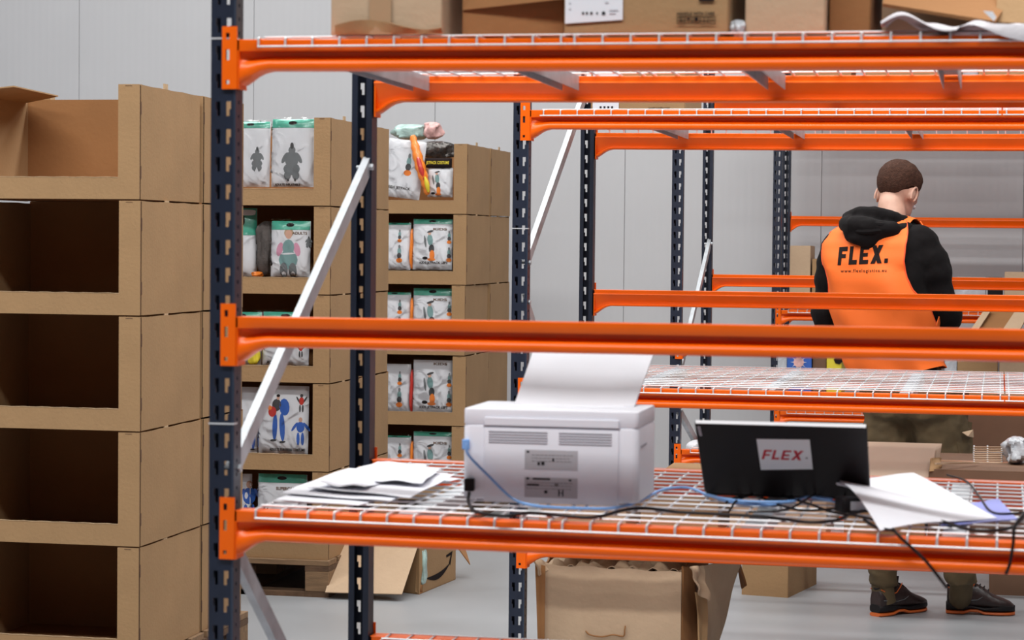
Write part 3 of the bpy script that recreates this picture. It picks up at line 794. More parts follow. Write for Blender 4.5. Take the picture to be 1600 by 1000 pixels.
blob('foil_bag', 655, 707, 220, 248, Y3+0.03, 'silver', 'shiny dark foil bag on top in the right-hand stack', 'costume pack', dep=0.05, seed=10)
o = bag(664, 706, 247, 262, Y3-0.004, [], 'yellow and black printed strip pack under the shiny foil bag', 0.0, film=False, body='print_ink', group=G3, texts=[('JETPACK COSTUME', 0.5, 0.45, 0.85, 0.42, 'yellow')])
blob('rolled_bag', 610, 665, 193, 218, Y3+0.10, 'pale_green_film', 'rolled pale green bag on top of the right-hand stack', 'costume pack', dep=0.07, seed=11)
blob('pink_bag', 659, 686, 190, 217, Y3+0.08, 'pinkish', 'crumpled pink bag on top of the right-hand stack', 'costume pack', dep=0.05, seed=12, amp=0.015)
for (p0, p1, nm, hd) in ((342, 421, 'second', 0.10), (450, 538, 'third', 0.13), (562, 647, 'fourth', 0.0), (674, 760, 'bottom', 0.08)):
    bag(590, 641, p0+6, p1, Y3+0.02, [('jet2', 0.68, 0.34, 0.42), ('jet2', 0.68, 0.72, 0.3)], 'left bag with orange-booted figures in the %s right-hand carton' % nm, hd*0.4, group=G3)
    bag(645, 706, p0, p1, Y3, JT, 'right bag with orange-booted figures in the %s right-hand carton' % nm, hd, group=G3, texts=[('KIDS JETPACK LEFT', 0.55, 0.13, 0.72, 0.06, nl), ('KIDS', 0.7, 0.80 if hd else 0.93, 0.35, 0.06, 'card_dark')])
    blob('orange_costume', 639, 646, p0+15, p1, Y3+0.0, 'flame' if nm != 'fourth' else 'red', 'narrow orange costume between the bags of the %s right-hand carton' % nm, 'costume', dep=0.02, seed=len(nm))
def deckz(x): return -TILT*(x-A_x)
_atz0 = atz
# ------------------------------------------------------------------ cartons
def carton(px0, px1, py0, py1, Y, d, label, m='card', group=None, name='carton', yaw=0.0, z0=None, h=None, flaps=True, tape=True, cat='box', world_x=None):
    """closed carton whose front face spans the given pixels in the plane y=Y"""
    a = at(px0, py1, Y); b = at(px1, py1, Y)
    if z0 is None: z0 = a.z
    if h is None: h = at(px0, py0, Y).z-z0
    w = b.x-a.x
    t = thing(name, ((a.x+b.x)/2, Y, z0), label, cat, group, rot=yaw)
    mb = MB(); rn = random.Random(zlib.crc32(label.encode()) & 0xffff); W = w/2
    def side(P0, P1):
        mb.sheet(lambda u, v: Vector(P0).lerp(Vector(P1), u)+Vector((0, 0, v*h))+(Vector(P1)-Vector(P0)).cross(Vector((0, 0, 1))).normalized()*(0.002*math.sin(PI*u)*math.sin(PI*v)), 8, 6, 0.004, m)
    side((-W, 0, 0), (W, 0, 0)); side((W, 0, 0), (W, d, 0)); side((W, d, 0), (-W, d, 0)); side((-W, d, 0), (-W, 0, 0))
    mb.box(-W, W, 0, d, 0, 0.003, m)
    mb.build('carton_wall', t, m, world=False)
    if flaps:
        for (y0, y1) in ((0, d/2-0.002), (d/2+0.002, d)):
            MB().box(-W, W, y0, y1, h, h+0.004, m).build('flap', t, m, world=False)
    else:
        pass
    if tape and flaps:
        tb = MB(); tb.box(-W, W, d/2-0.025, d/2+0.025, h+0.0042, h+0.0048, 'tape'); tb.build('tape', t, 'tape', world=False)
    return t
M['tape'] = mat('brown_tape', (0.42, 0.26, 0.15), 0.25, coat=0.5)
GT = 'cartons on the top deck of the nearest rack'
zt = ZA[0]+0.009
def top_carton(px0, px1, Y, d, h, label, m, **k):
    return carton(px0, px1, 0, 60, Y, d, label, m, GT, z0=zt, h=h, **k)
c1 = top_carton(519, 689, 4.03, 0.50, 0.34, 'pale taped carton at the left end of the top deck, first from the left', 'card_pale')
# tape strip and peeling wrinkles low on its front
mb = MB(); a = at(577, 58, 4.022); b = at(611, 20, 4.022)
mb.box(a.x, b.x, 4.0225, 4.0235, zt, zt+0.07, 'tape'); mb.build('tape_end', c1, 'tape')
mb = MB(); a = at(523, 58, 4.02); b = at(690, 58, 4.02)
mb.sheet(lambda u, v: (lerp(a.x, b.x, u), 4.024-0.007*v*abs(math.sin(u*7+0.4)), zt+0.001+(0.016+0.009*math.sin(u*5.5))*v), 24, 3, 0.002, 'card')
mb.build('wrinkled_skirt', c1, 'card')
c2 = top_carton(724, 880, 4.06, 0.46, 0.30, 'dark brown open-flapped carton, second from the left on the top deck', 'card_in', flaps=False)
mb = MB(); a = at(722, 0, 4.05)
mb.slab((a.x, 4.055, zt+0.045), (a.x+0.19, 4.03, zt+0.06), (a.x+0.19, 4.06, zt+0.30), (a.x, 4.06, zt+0.30), 0.004, 'card_in')
mb.build('hanging_flap', c2, 'card_in')
c3 = top_carton(883, 1136, 4.03, 0.52, 0.32, 'carton with white shipping label and handling symbols on the top deck', 'card')
def onfront(mb, px0, px1, py0, py1, Y, m, th=0.0006):
    a = at(px0, py1, Y); b = at(px1, py0, Y); mb.box(a.x, b.x, Y-th, Y, a.z, b.z, m)
Yc = 4.0255
p = MB(); a = at(883, 37, Yc); b = at(973, 31, Yc)
p.slab((a.x, Yc-0.0012, a.z), (b.x, Yc-0.0012, b.z), (b.x, Yc-0.0012, zt+0.12), (a.x, Yc-0.0012, zt+0.12), 0.0006, 'paper')
lab = p.build('shipping_label', c3, 'paper')
p = MB(); yy = Yc-0.0022
for k, (x, r) in enumerate(((911, 2), (917, 2), (924, 2.2), (933, 1.6), (943, 3))):
    q = at(x, 20.5, yy); p.tube([q, q-Vector((0, 0.0004, 0))], r/900, 'label_dark', 8)
for (x0, x1, y) in ((952, 966, 15), (952, 962, 20), (889, 892, 4), (889, 892, 13), (945, 951, 3)):
    onfront(p, x0, x1, y, y+1.2, yy, 'label_grey')
o = p.build('label_print', lab, 'label_dark'); 
yy = Yc-0.001
p = MB(); c = at(1087, 21.5, yy); put_text(p, 'HANDLE WITH CARE', (c.x, yy, c.z), (1, 0, 0), (0, 0, 1), 0.0075, 'print_ink', width=0.066, bold=0.0003)
c = at(1104, 0, yy); onfront(p, 1092, 1116, -4, 2, yy, 'print_ink')
for k in range(5):
    x = 1058+k*12.2
    for (a0, a1, b0, b1) in ((0, 11, 26, 27), (0, 11, 36.5, 37.5), (0, 1, 26, 37.5), (10, 11, 26, 37.5)):
        onfront(p, x+a0, x+a1, b0, b1, yy, 'print_ink')
    if k == 0:
        for (a0, a1, b0, b1) in ((3, 8, 28, 29), (3, 8, 34, 35), (3, 4, 28, 35), (7, 8, 28, 35), (5, 6, 30, 33)): onfront(p, x+a0, x+a1, b0, b1, yy, 'print_ink')
    if k == 1: onfront(p, x+3, x+8, 28, 31, yy, 'print_ink')
    if k == 2:
        c = at(x+5.5, 30, yy); p.tube([c, c-Vector((0, 0.0004, 0))], 0.0036, 'print_ink', 8); onfront(p, x+5, x+6, 30, 35, yy, 'print_ink')
    if k == 3:
        onfront(p, x+3, x+8, 28, 29, yy, 'print_ink'); onfront(p, x+5, x+6, 28, 34, yy, 'print_ink'); onfront(p, x+3, x+8, 34, 35, yy, 'print_ink')
    if k == 4:
        onfront(p, x+3, x+4.2, 29, 35, yy, 'print_ink'); onfront(p, x+6.5, x+7.7, 29, 35, yy, 'print_ink')
p.build('handling_print', c3, 'print_ink')
def lump(name, px0, px1, py0, py1, Y, dep, m, label, cat, **k): return blob(name, px0, px1, py0, py1, Y, m, label, cat, dep=dep, **k)
lump('polythene_wad', 1139, 1164, 29, 60, 4.04, 0.03, 'milky', 'grey polythene wad between two cartons on the top deck', 'plastic wrap', seed=21)
c4 = top_carton(1166, 1287, 4.05, 0.44, 0.30, 'pale narrow carton right of the grey polythene wad on the top deck', 'card_pale')
top_carton(1297, 1358, 4.10, 0.40, 0.30, 'brown carton behind the pale narrow carton on the top deck', 'card_in')
c6 = top_carton(1380, 1640, 4.16, 0.36, 0.34, 'dark carton under the tilted flaps at the top right corner', 'card_pale')
def slabthing(name, pts, th, m, label, cat, group=None, bend=0.0, n=10):
    """bendable sheet through four corner points"""
    a, b, c, d = map(Vector, pts); mb = MB()
    nn = (b-a).cross(d-a).normalized()
    mb.sheet(lambda u, v: a.lerp(b, u).lerp(d.lerp(c, u), v)+nn*(bend*math.sin(PI*u)*(0.6+0.4*math.sin(v*5))), n, n, th, m)
    o = mb.build(name, None, m); MW[o] = Matrix.Identity(4)
    return tag(o, label, cat, group)
Q = lambda px, py, Y: at(px, py, Y)
slabthing('cardboard_sheet', (Q(1379, 8, 4.05), Q(1555, 36, 4.00), Q(1600, -30, 4.12), Q(1400, -50, 4.14)), 0.007, 'card_in', 'tilted dark cardboard sheet at the top right of the top deck', 'cardboard')
slabthing('cardboard_offcut', (Q(1557, 36, 4.02), Q(1640, 39, 3.99), Q(1640, -40, 4.05), Q(1560, -40, 4.08)), 0.006, 'card', 'upright cardboard panel in the top right corner', 'cardboard')
slabthing('paper_scrap', (Q(1536, 17, 3.985), Q(1553, 33, 3.985), Q(1557, 27, 3.985), Q(1551, 18, 3.985)), 0.001, 'paper', 'small white paper scrap stuck on the tilted cardboard', 'paper')
# protective paper/foam spilling over the beam
def foam(u, v):
    a = Q(lerp(1378, 1625, u), 50, 4.02)
    x = a.x; base = zt+0.003+0.018*math.exp(-((u-0.12)/0.13)**2)+0.006*math.sin(u*11)*(1-u)
    if v < 0.6:
        return (x, lerp(4.20, 3.992, v/0.6), base+0.006*math.sin(v*9+u*5)+0.004*math.sin(u*23))
    k = (v-0.6)/0.4; drop = 0.030*min(1, max(0, (u-0.55)/0.35))
    return (x, 3.992-0.008*math.sin(k*PI/2), base-drop*k-(0.002*math.sin(u*19))*k-0.012*k*(u < 0.5)*0.4)
mb = MB(); mb.sheet(foam, 40, 20, 0.002, 'foamwrap')
M['foamwrap'] = mat('grey_packing_wrap', (0.50, 0.47, 0.50), 0.8, noise=0.08, nscale=20, bump=0.4, bscale=25)
o = mb.build('packing_wrap', None, 'foamwrap'); tag(o, 'pale grey packing wrap spilling over the beam at the top right', 'packing wrap')
# rack B top deck : cartons whose lower edges show in the gap under the near beam
zb = 1.822+0.008
def deck_carton(px0, px1, Y, z0, h, d, label, m, group, **k): return carton(px0, px1, 0, 100, Y, d, label, m, group, z0=z0, h=h, **k)
GB = 'cartons on the top decks behind'
c7 = deck_carton(925, 1070, 7.05, zb, 0.32, 0.4, 'carton with white label on top of the second rack', 'card', GB)
mb = MB(); onfront(mb, 926, 968, 60, 171, 7.0455, 'paper'); mb.build('shipping_label', c7, 'paper')
mb = MB(); onfront(mb, 1036, 1047, 155, 158, 7.0450, 'print_ink'); cc = at(1030, 169.5, 7.045); put_text(mb, 'HANDLE WITH CARE', (cc.x, 7.0445, cc.z), (1, 0, 0), (0, 0, 1), 0.010, 'print_ink', width=0.065, bold=0.0003)
for k in range(4): onfront(mb, 937+k*6, 940+k*6, 166, 169, 7.044, 'label_dark')
mb.build('box_print', c7, 'print_ink')
zd = 2.24+0.008; zc = 2.12+0.008
deck_carton(1355, 1500, 9.70, zc, 0.35, 0.5, 'long beige carton on top of the third rack, above the worker', 'card', GB)
deck_carton(1505, 1528, 9.72, zc, 0.30, 0.5, 'narrow white carton on top of the third rack', 'milky', GB)
deck_carton(1530, 1660, 9.70, zc, 0.35, 0.5, 'beige carton on top of the third rack at the right frame edge', 'card', GB)

# ------------------------------------------------------------------ printer
def atd(px, py, z):
    p = _atz0(px, py, z)
    for _k in range(3): p = _atz0(px, py, z+deckz(p.x))
    return p
zdA = ZA[2]+0.002+0.0069          # top of the near deck wires
YP = atd(862, 789, zdA).y
pl = at(722, 785, YP); pr = at(997, 785, YP); PW = pr.x-pl.x
pz0 = zdA+deckz(pl.x*0.3+pr.x*0.7)+0.0015; PH = at(860, 641, YP).z-pz0; PD = 0.20
for _k in range(60):
    if at(1024, 700, YP+PD).x < pr.x: break
    PD += 0.005
print('printer', YP, PW, PH, PD)
t = thing('printer', ((pl.x+pr.x)/2, YP, pz0), 'white laser printer seen from behind with blue cable at its side', 'printer')
W = PW/2
def rbox(mb, x0, x1, y0, y1, z0, z1, r, m):
    pts = []
    for (cx, cy, a0) in ((x1-r, y0+r, -90), (x1-r, y1-r, 0), (x0+r, y1-r, 90), (x0+r, y0+r, 180)):
        for k in range(6):
            a = math.radians(a0+18*k); pts.append((cx+r*math.cos(a), cy+r*math.sin(a)))
    rings = []
    e = min(r*0.3, (z1-z0)*0.2)
    for z, s in ((z0, e), (z0+e*0.3, e*0.3), (z0+e, 0), (z1-e, 0), (z1-e*0.3, e*0.3), (z1, e)):
        fx = (x1-x0-2*s)/(x1-x0); fy = (y1-y0-2*s)/(y1-y0); cx, cy = (x0+x1)/2, (y0+y1)/2
        rings.append([(cx+(p[0]-cx)*fx, cy+(p[1]-cy)*fy, z) for p in pts])
    mb.loft(rings, m)
b = MB(); rbox(b, -W, W, 0, PD, 0.006, PH-0.030, 0.016, 'white_plastic'); b.build('printer_body', t, 'white_plastic', world=False)
b = MB(); rbox(b, -W+0.001, W-0.001, 0.002, PD-0.002, PH-0.031, PH, 0.010, 'white_plastic'); b.build('top_cover', t, 'white_plastic', world=False)
for (x, y) in ((-W+0.03, 0.03), (W-0.03, 0.03), (-W+0.03, PD-0.03), (W-0.03, PD-0.03)):
    MB().tube([(x, y, 0), (x, y, 0.008)], 0.009, 'vent', 10).build('foot', t, 'vent', world=False)
# raised rear panels divided by joints
pxx = lambda px: lerp(-W, W, (px-722)/(997-722))
pzz = lambda py: lerp(PH, 0, (py-634)/(788-634))
b = MB(); rbox(b, pxx(757), pxx(966), -0.0035, 0.004, pzz(786), pzz(665), 0.0015, 'white_plastic'); door = b.build('rear_door', t, 'white_plastic', world=False)
b = MB(); b.box(pxx(755), pxx(968), -0.0006, 0.003, pzz(664.5), pzz(661.5), 'vent'); b.build('door_gap', t, 'vent', world=False)
b = MB(); b.box(pxx(757), pxx(966), -0.003, 0.004, pzz(661), pzz(648), 'white_plastic'); b.build('hinge_strip', t, 'white_plastic', world=False, bevel=0.001)
for x0 in (764, 874):
    for k in range(5):
        b = MB(); b.box(pxx(x0), pxx(x0+(92 if x0 == 764 else 82)), -0.0046, -0.003, pzz(671.5+k*4.4), pzz(669.8+k*4.4), 'vent'); b.build('vent_slot', t, 'vent', world=False)
# grey rating labels
def rating(py0, py1, rows):
    b = MB(); b.box(pxx(821), pxx(903.5), -0.0044, -0.003, pzz(py1), pzz(py0), 'label_grey'); l = b.build('rating_label', t, 'label_grey', world=False)
    p = MB()
    for (x0, x1, y0, y1, m) in rows: p.box(pxx(x0), pxx(x1), -0.0048, -0.0045, pzz(y1), pzz(y0), m)
    rn = random.Random(int(py0))
    for k in range(3):
        x = 832 if py0 < 720 else 824
        y = py0+8+k*5
        while x < 892:
            wd = rn.uniform(2, 7); p.box(pxx(x), pxx(x+wd), -0.0048, -0.0045, pzz(y+0.9), pzz(y), 'print_soft'); x += wd+1.5
    p.build('label_print', l, 'label_dark', world=False)
M['print_soft'] = mat('soft_print', (0.20, 0.19, 0.20), 0.6)
rating(699, 731, [(824, 828, 701, 704, 'label_dark'), (864, 867, 712, 717, 'label_dark'), (841, 845, 719, 724, 'label_dark'), (847, 852, 718, 724, 'label_dark')])
rating(744, 777, [(824, 828, 744.5, 748, 'label_dark'), (834, 861, 745, 748, 'label_dark'), (890, 894, 746, 749, 'label_dark'), (825, 844, 755, 758, 'label_dark'),
       (868, 874, 753, 758, 'print_soft'), (852, 857, 765, 770, 'label_dark'), (874, 876, 763, 774, 'label_dark'), (880, 882, 763, 774, 'label_dark'), (876, 880, 768, 769, 'label_dark')])
b = MB(); b.box(pxx(727), pxx(742), -0.012, 0.002, pzz(770), pzz(749), 'black'); pg = b.build('power_socket', t, 'black', world=False, bevel=0.002)
b = MB(); b.box(pxx(722), pxx(733), -0.006, 0.003, pzz(702), pzz(685), 'blue_cable'); b.build('blue_plug', t, 'blue_cable', world=False, bevel=0.0015)
b = MB(); b.box(W-0.0008, W+0.0018, 0.02, 0.09, PH*0.62, PH*0.64, 'vent'); b.build('side_latch', t, 'vent', world=False)
# support tray and the sheet of paper on it
tz = pz0+PH
slabthing('printer_paper', (Q(804, 632, YP+0.14), Q(991, 636, YP+0.14), Q(1024, 546, YP+0.38), Q(838, 536, YP+0.38)), 0.004, 'paper', 'blank white paper stack standing up out of the printer', 'paper', bend=-0.006)
b = MB(); a_, b_ = Q(840, 634, YP+0.145), Q(960, 634, YP+0.145); c_, d_ = Q(985, 566, YP+0.34), Q(865, 566, YP+0.34)
b.slab(a_, b_, c_, d_, 0.004, 'grey_plastic'); b.slab(a_-Vector((0, 0, 0.01)), b_-Vector((0, 0, 0.01)), b_, a_, 0.006, 'grey_plastic')
for v in b.v: v.y += 0.012
b.build('paper_support', t, 'grey_plastic')

# ------------------------------------------------------------------ laptop
yb = 4.42
bl = at(1103, 760, yb); br = at(1361, 757, yb)
LWd = br.x-bl.x; cx = (bl.x+br.x)/2; lz = zdA+0.002+deckz(cx)
t = thing('laptop', (cx, yb, lz), 'black laptop standing open with its lid back towards us', 'laptop')
W = LWd/2
b = MB(); b.box(-W, W, 0.0, 0.225, 0.004, 0.016, 'laptop'); b.build('laptop_base', t, 'laptop', world=False, bevel=0.003)
b = MB(); b.box(-W+0.03, W-0.03, 0.02, 0.12, 0.0162, 0.0172, 'black')
b.build('keyboard', t, 'black', world=False)
b = MB(); b.box(-0.05, 0.05, 0.14, 0.205, 0.0162, 0.0168, 'greyd'); b.build('touchpad', t, 'greyd', world=False)
for x in (-W+0.05, W-0.05):
    MB().tube([(x-0.02, 0.0, 0.016), (x+0.02, 0.0, 0.016)], 0.006, 'black', 8).build('hinge', t, 'black', world=False)
tl = at(1085, 655, 4.255); hh = tl.z-(lz+0.016); dy = -(yb-4.255)
lidn = Vector((0, dy, hh)); Ll = lidn.length; lidn.normalize(); nrm = Vector((0, -lidn.z, lidn.y))
def LP(x, s, o): return Vector((x, 0, 0.014))+lidn*s+nrm*o
b = MB()
pts = []
for o_ in (0, 0.007):
    pts += [LP(-W-0.002, 0, o_), LP(W, 0, o_), LP(W, Ll, o_), LP(-W-0.002, Ll, o_)]
b.hexa(pts, 'laptop'); lid = b.build('lid', t, 'laptop', world=False, bevel=0.003)
b = MB(); b.hexa([LP(x, s, o_) for o_ in (-0.0006, 0.0001) for (x, s) in ((-W+0.008, 0.012), (W-0.008, 0.012), (W-0.008, Ll-0.01), (-W+0.008, Ll-0.01))], 'black'); b.build('screen', t, 'black', world=False)
# silver rim line along the top
b = MB(); b.hexa([LP(x, s, o_) for o_ in (0.000, 0.0072) for (x, s) in ((-W, Ll-0.0006), (W-0.002, Ll-0.0006), (W-0.002, Ll+0.0008), (-W, Ll+0.0008))], 'sticker'); b.build('lid_rim', t, 'sticker', world=False)
def lidxy(px, py):
    """lid coordinates from a pixel"""
    d = ray(px, py); o = Vector((0, 0, CAMZ)); base = Vector((cx, yb, lz)); n = nrm; p0 = base+LP(0, 0, 0.0075)
    k = (p0-o).dot(n)/d.dot(n); h = o+d*k; r = h-base-Vector((0, 0, 0.014))
    return r.x, r.dot(lidn)
cs = [lidxy(*q) for q in ((1189, 734), (1270, 733), (1265, 687), (1182, 686))]
b = MB(); b.hexa([LP(x, s, o_) for o_ in (0.0072, 0.0078) for (x, s) in cs], 'sticker'); st = b.build('sticker', t, 'sticker', world=False)
b = MB(); x0, s0 = lidxy(1221, 710); x1, s1 = lidxy(1256, 710)
V_, F_ = blocktext('FLEX', 0.20, 0.14, 0.28)
wt = max(v[0] for v in V_); xa_, xb_ = lidxy(1190, 717), lidxy(1256, 704)
b.add([LP(lerp(xa_[0], xb_[0], v[0]/wt), lerp(xa_[1], xb_[1], v[1]), 0.0082) for v in V_], F_, 'red_ink')
x1, s1 = lidxy(1260.5, 715.5)
b.tube([LP(x1, s1, 0.0079), LP(x1, s1, 0.0084)], 0.0018, 'label_dark', 8)
b.build('lettering', st, 'red_ink', world=False, fix=False)
cs = [lidxy(*q) for q in ((1093, 681), (1097, 681), (1094, 666), (1089, 666))]
b = MB(); b.hexa([LP(x, s, o_) for o_ in (0.0072, 0.0078) for (x, s) in cs], 'vent'); b.build('badge', t, 'vent', world=False)

# ------------------------------------------------------------------ loose papers
def paper(corners, label, bend, cr=0.0, seed=0, m='paper', th=0.0008, group=None, cat='paper', lift=0.0, name='paper_sheet'):
    """corners as pixels with depth: (px,py,z) on a height z plane, anticlockwise"""
    P = [atd(px, py, z) for px, py, z in corners]; rn = random.Random(seed); ph = [rn.uniform(0, 6) for _ in range(4)]
    mb = MB()
    def f(u, v):
        p = P[0].lerp(P[1], u).lerp(P[3].lerp(P[2], u), v)
        p.z += bend*math.sin(PI*u)*math.sin(PI*v)+cr*(math.sin(u*9+ph[0]+v*4)*0.5+math.sin(v*11+ph[1]-u*5)*0.5)*0.5+cr*0.5
        return p
    mb.sheet(f, 16, 16, th, m)
    o = mb.build(name, None, m)
    return tag(o, label, cat, group)
z0 = zdA+0.001
G = 'loose white papers left of the printer'
paper([(430, 781, z0), (560, 790, z0), (720, 748, z0), (560, 735, z0)], 'lowest flat sheet of the paper heap left of the printer', 0.0, 0.001, 1, group=G)
paper([(440, 771, z0+0.004), (610, 785, z0+0.004), (700, 740, z0+0.006), (545, 732, z0+0.004)], 'second sheet from the bottom of the paper heap, corner to the left', 0.003, 0.003, 2, group=G)
paper([(480, 764, z0+0.011), (640, 778, z0+0.010), (712, 744, z0+0.012), (580, 728, z0+0.012)], 'third sheet of the paper heap, pointing at the printer', 0.004, 0.004, 3, group=G)
paper([(500, 758, z0+0.018), (570, 764, z0+0.018), (668, 732, z0+0.020), (590, 722, z0+0.020)], 'creased topmost sheet of the paper heap left of the printer', 0.004, 0.008, 4, group=G)
paper([(585, 752, z0+0.024), (660, 757, z0+0.020), (690, 733, z0+0.022), (600, 727, z0+0.024)], 'small crumpled slip on top of the paper heap', 0.004, 0.005, 5, group=G)
# large bent sheet at right
mb = MB()
A, B, C, D = atd(1375, 829, z0+0.004), atd(1558, 806, z0+0.006), atd(1428, 742, z0+0.03), atd(1302, 746, z0+0.045)
def bent(u, v):
    p = A.lerp(B, u).lerp(D.lerp(C, u), v)
    p.z += 0.012*math.sin(PI*v)*(1-u)+0.004*math.sin(5*u+3*v)
    return p
mb.sheet(bent, 20, 20, 0.0008, 'paper')
o = mb.build('paper_sheet', None, 'paper'); tag(o, 'large white sheet lying bent over the cables at the right', 'paper')
mb = MB(); E, F2 = atd(1258, 748, z0+0.045), atd(1290, 757, z0+0.030)
mb.sheet(lambda u, v: F2.lerp(atd(1335, 765, z0+0.038), u).lerp(E.lerp(D+Vector((0, 0, 0.001)), u), v)+Vector((0, 0, 0.003*math.sin(PI*u))), 10, 8, 0.0008, 'paper')
o = mb.build('paper_sheet', None, 'paper'); tag(o, 'small curled sheet poking out left of the large bent sheet', 'paper')
paper([(1470, 822, z0), (1590, 812, z0), (1560, 780, z0), (1500, 790, z0)], 'blue plastic folder under the right corner of the large sheet', 0.0, 0.001, 7, m='folder', th=0.0015, cat='folder', name='folder')

# ------------------------------------------------------------------ cables
def cable(pts, r, m, label, name='cable', n=6):
    P = [atd(px, py, z) if not isinstance(z, tuple) else at(px, py, z[0]) for px, py, z in pts]
    mb = MB(); mb.tube(crom(P, 7), r, m, n)
    o = mb.build(name, None, m); return tag(o, label, 'cable', 'cables on the wire deck')
zc_ = zdA+0.004
cable([(727, 692, (YP-0.014,)), (733, 712, (YP-0.02,)), (765, 745, (YP-0.02,)), (800, 778, (YP-0.03,)), (835, 790, zc_+0.002), (900, 794, zc_), (965, 793, zc_), (1005, 780, zc_), (1035, 765, zc_), (1075, 762, zc_), (1110, 775, zc_), (1150, 786, zc_), (1210, 788, zc_), (1245, 778, zc_), (1285, 780, zc_), (1330, 790, zc_)],
      0.0028, 'blue_cable', 'light blue network cable looping from the printer to the adapter')
cable([(1100, 772, zc_+0.006), (1150, 782, zc_+0.006), (1230, 784, zc_+0.006), (1262, 776, zc_+0.006), (1300, 780, zc_+0.006)], 0.0028, 'blue_cable', 'second light blue cable strand among black cables behind the lip')
cable([(733, 770, (YP-0.014,)), (732, 785, zc_+0.002), (745, 800, zc_), (790, 806, zc_), (830, 801, zc_), (880, 806, zc_), (930, 808, zc_), (975, 797, zc_), (1010, 794, zc_), (1060, 800, zc_), (1120, 803, zc_), (1200, 808, zc_), (1265, 816, zc_), (1310, 812, zc_), (1340, 800, zc_), (1420, 794, zc_)],
      0.0032, 'cable', 'thick black power cable running from the printer along the deck front')
cable([(1135, 785, zc_), (1150, 778, zc_), (1180, 775, zc_), (1215, 788, zc_), (1250, 797, zc_), (1290, 796, zc_), (1320, 792, zc_), (1345, 780, zc_)], 0.0024, 'cable', 'thin black cable winding in front of the laptop')
cable([(1140, 798, zc_+0.006), (1155, 780, zc_+0.006), (1200, 770, zc_+0.006), (1260, 786, zc_+0.006), (1300, 800, zc_+0.006), (1340, 806, zc_+0.006), (1365, 812, zc_+0.006)], 0.0024, 'cable', 'black cable crossing over the blue strands')
cable([(1170, 800, zc_+0.01), (1230, 796, zc_+0.012), (1275, 772, zc_+0.012), (1310, 768, zc_+0.012), (1330, 785, zc_+0.012)], 0.0022, 'cable', 'thin black cable arching towards the small curled sheet')
cable([(1395, 826, (3.999,)), (1405, 838, (3.985,)), (1425, 856, (3.984,)), (1445, 875, (3.982,)), (1460, 893, (3.99,)), (1470, 906, (4.0,)), (1479, 918, (4.02,))], 0.0028, 'cable', 'black cable hanging over the beam in front of the work shoes')
cable([(1350, 812, zc_), (1370, 824, zc_), (1397, 829, zc_+0.004)], 0.0028, 'cable', 'short black cable end under the near corner of the bent sheet')
cable([(1470, 814, zc_+0.003), (1520, 828, zc_+0.003), (1575, 826, zc_+0.003), (1600, 808, zc_+0.003), (1620, 790, zc_+0.003)], 0.0032, 'cable', 'black cable curving over the blue folder')
cable([(1602, 800, (4.02,)), (1586, 822, (3.984,)), (1583, 850, (3.983,)), (1578, 880, (3.983,)), (1572, 896, (4.0,))], 0.003, 'cable', 'black cable hanging down at the right frame edge')
cable([(1480, 742, zc_), (1510, 752, zc_), (1530, 775, zc_), (1550, 800, zc_), (1585, 802, zc_), (1620, 798, zc_)], 0.0022, 'cable', 'thin black cable crossing the empty deck behind the bent sheet')
# power adapter
a = atd(1345, 800, zdA); t = thing('power_adapter', (a.x, a.y, a.z), 'black power adapter half under the large bent sheet', 'power adapter', rot=0.5)
b = MB(); rbox(b, -0.045, 0.045, -0.02, 0.02, 0.001, 0.028, 0.006, 'black'); b.build('adapter_case', t, 'black', world=False)
b = MB(); b.box(-0.03, 0.03, -0.0208, -0.0200, 0.006, 0.022, 'label_grey'); b.build('adapter_label', t, 'label_grey', world=False)

# ------------------------------------------------------------------ torn carton under the second rack
t = thing('torn_carton', (at(845, 900, 6.85).x, 6.85, 0), 'large torn open carton in front of the second rack, full of crumpled paper', 'box')
bx0, bx1 = at(845, 900, 6.85).x, at(1065, 900, 6.85).x
ztop = at(850, 882, 6.85).z
def wavy(a, b, z0, z1a, z1b, m, nm, th=0.005, bulge=0.006, seed=0, n=14):
    rn = random.Random(seed); ph = rn.uniform(0, 6); a = Vector(a); b = Vector(b); nn = Vector((b.y-a.y, a.x-b.x, 0)).normalized()
    mb = MB()
    mb.sheet(lambda u, v: a.lerp(b, u)+nn*(bulge*math.sin(PI*u)*math.sin(v*4+ph)+0.003*math.sin(u*13+ph)*v)+Vector((0, 0, lerp(z0, lerp(z1a, z1b, u)+0.003*math.sin(u*21+ph), v))), n, n, th, m)
    return mb.build(nm, t, m)
wavy((bx0, 6.85, 0), (bx1, 6.85, 0), 0.002, ztop, ztop-0.008, 'card_pale', 'front_wall', seed=1)
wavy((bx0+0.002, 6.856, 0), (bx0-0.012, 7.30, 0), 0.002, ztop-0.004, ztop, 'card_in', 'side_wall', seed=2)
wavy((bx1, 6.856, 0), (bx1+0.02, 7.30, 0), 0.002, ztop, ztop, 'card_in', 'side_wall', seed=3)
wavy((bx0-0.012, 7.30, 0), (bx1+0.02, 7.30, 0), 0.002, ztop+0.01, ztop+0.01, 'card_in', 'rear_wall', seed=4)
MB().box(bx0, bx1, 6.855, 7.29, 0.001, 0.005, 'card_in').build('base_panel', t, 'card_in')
def flp(pts, m, nm, n=12, amp=0.008, seed=1):
    a, b, c, d = map(Vector, pts); mb = MB(); nn = (b-a).cross(d-a).normalized(); rn = random.Random(seed); ph = rn.uniform(0, 6)
    mb.sheet(lambda u, v: a.lerp(b, u).lerp(d.lerp(c, u), v)+nn*amp*(math.sin(u*6+ph+v*3)*0.5+math.sin(v*9-ph)*0.4), n, n, 0.005, m)
    return mb.build(nm, t, m)
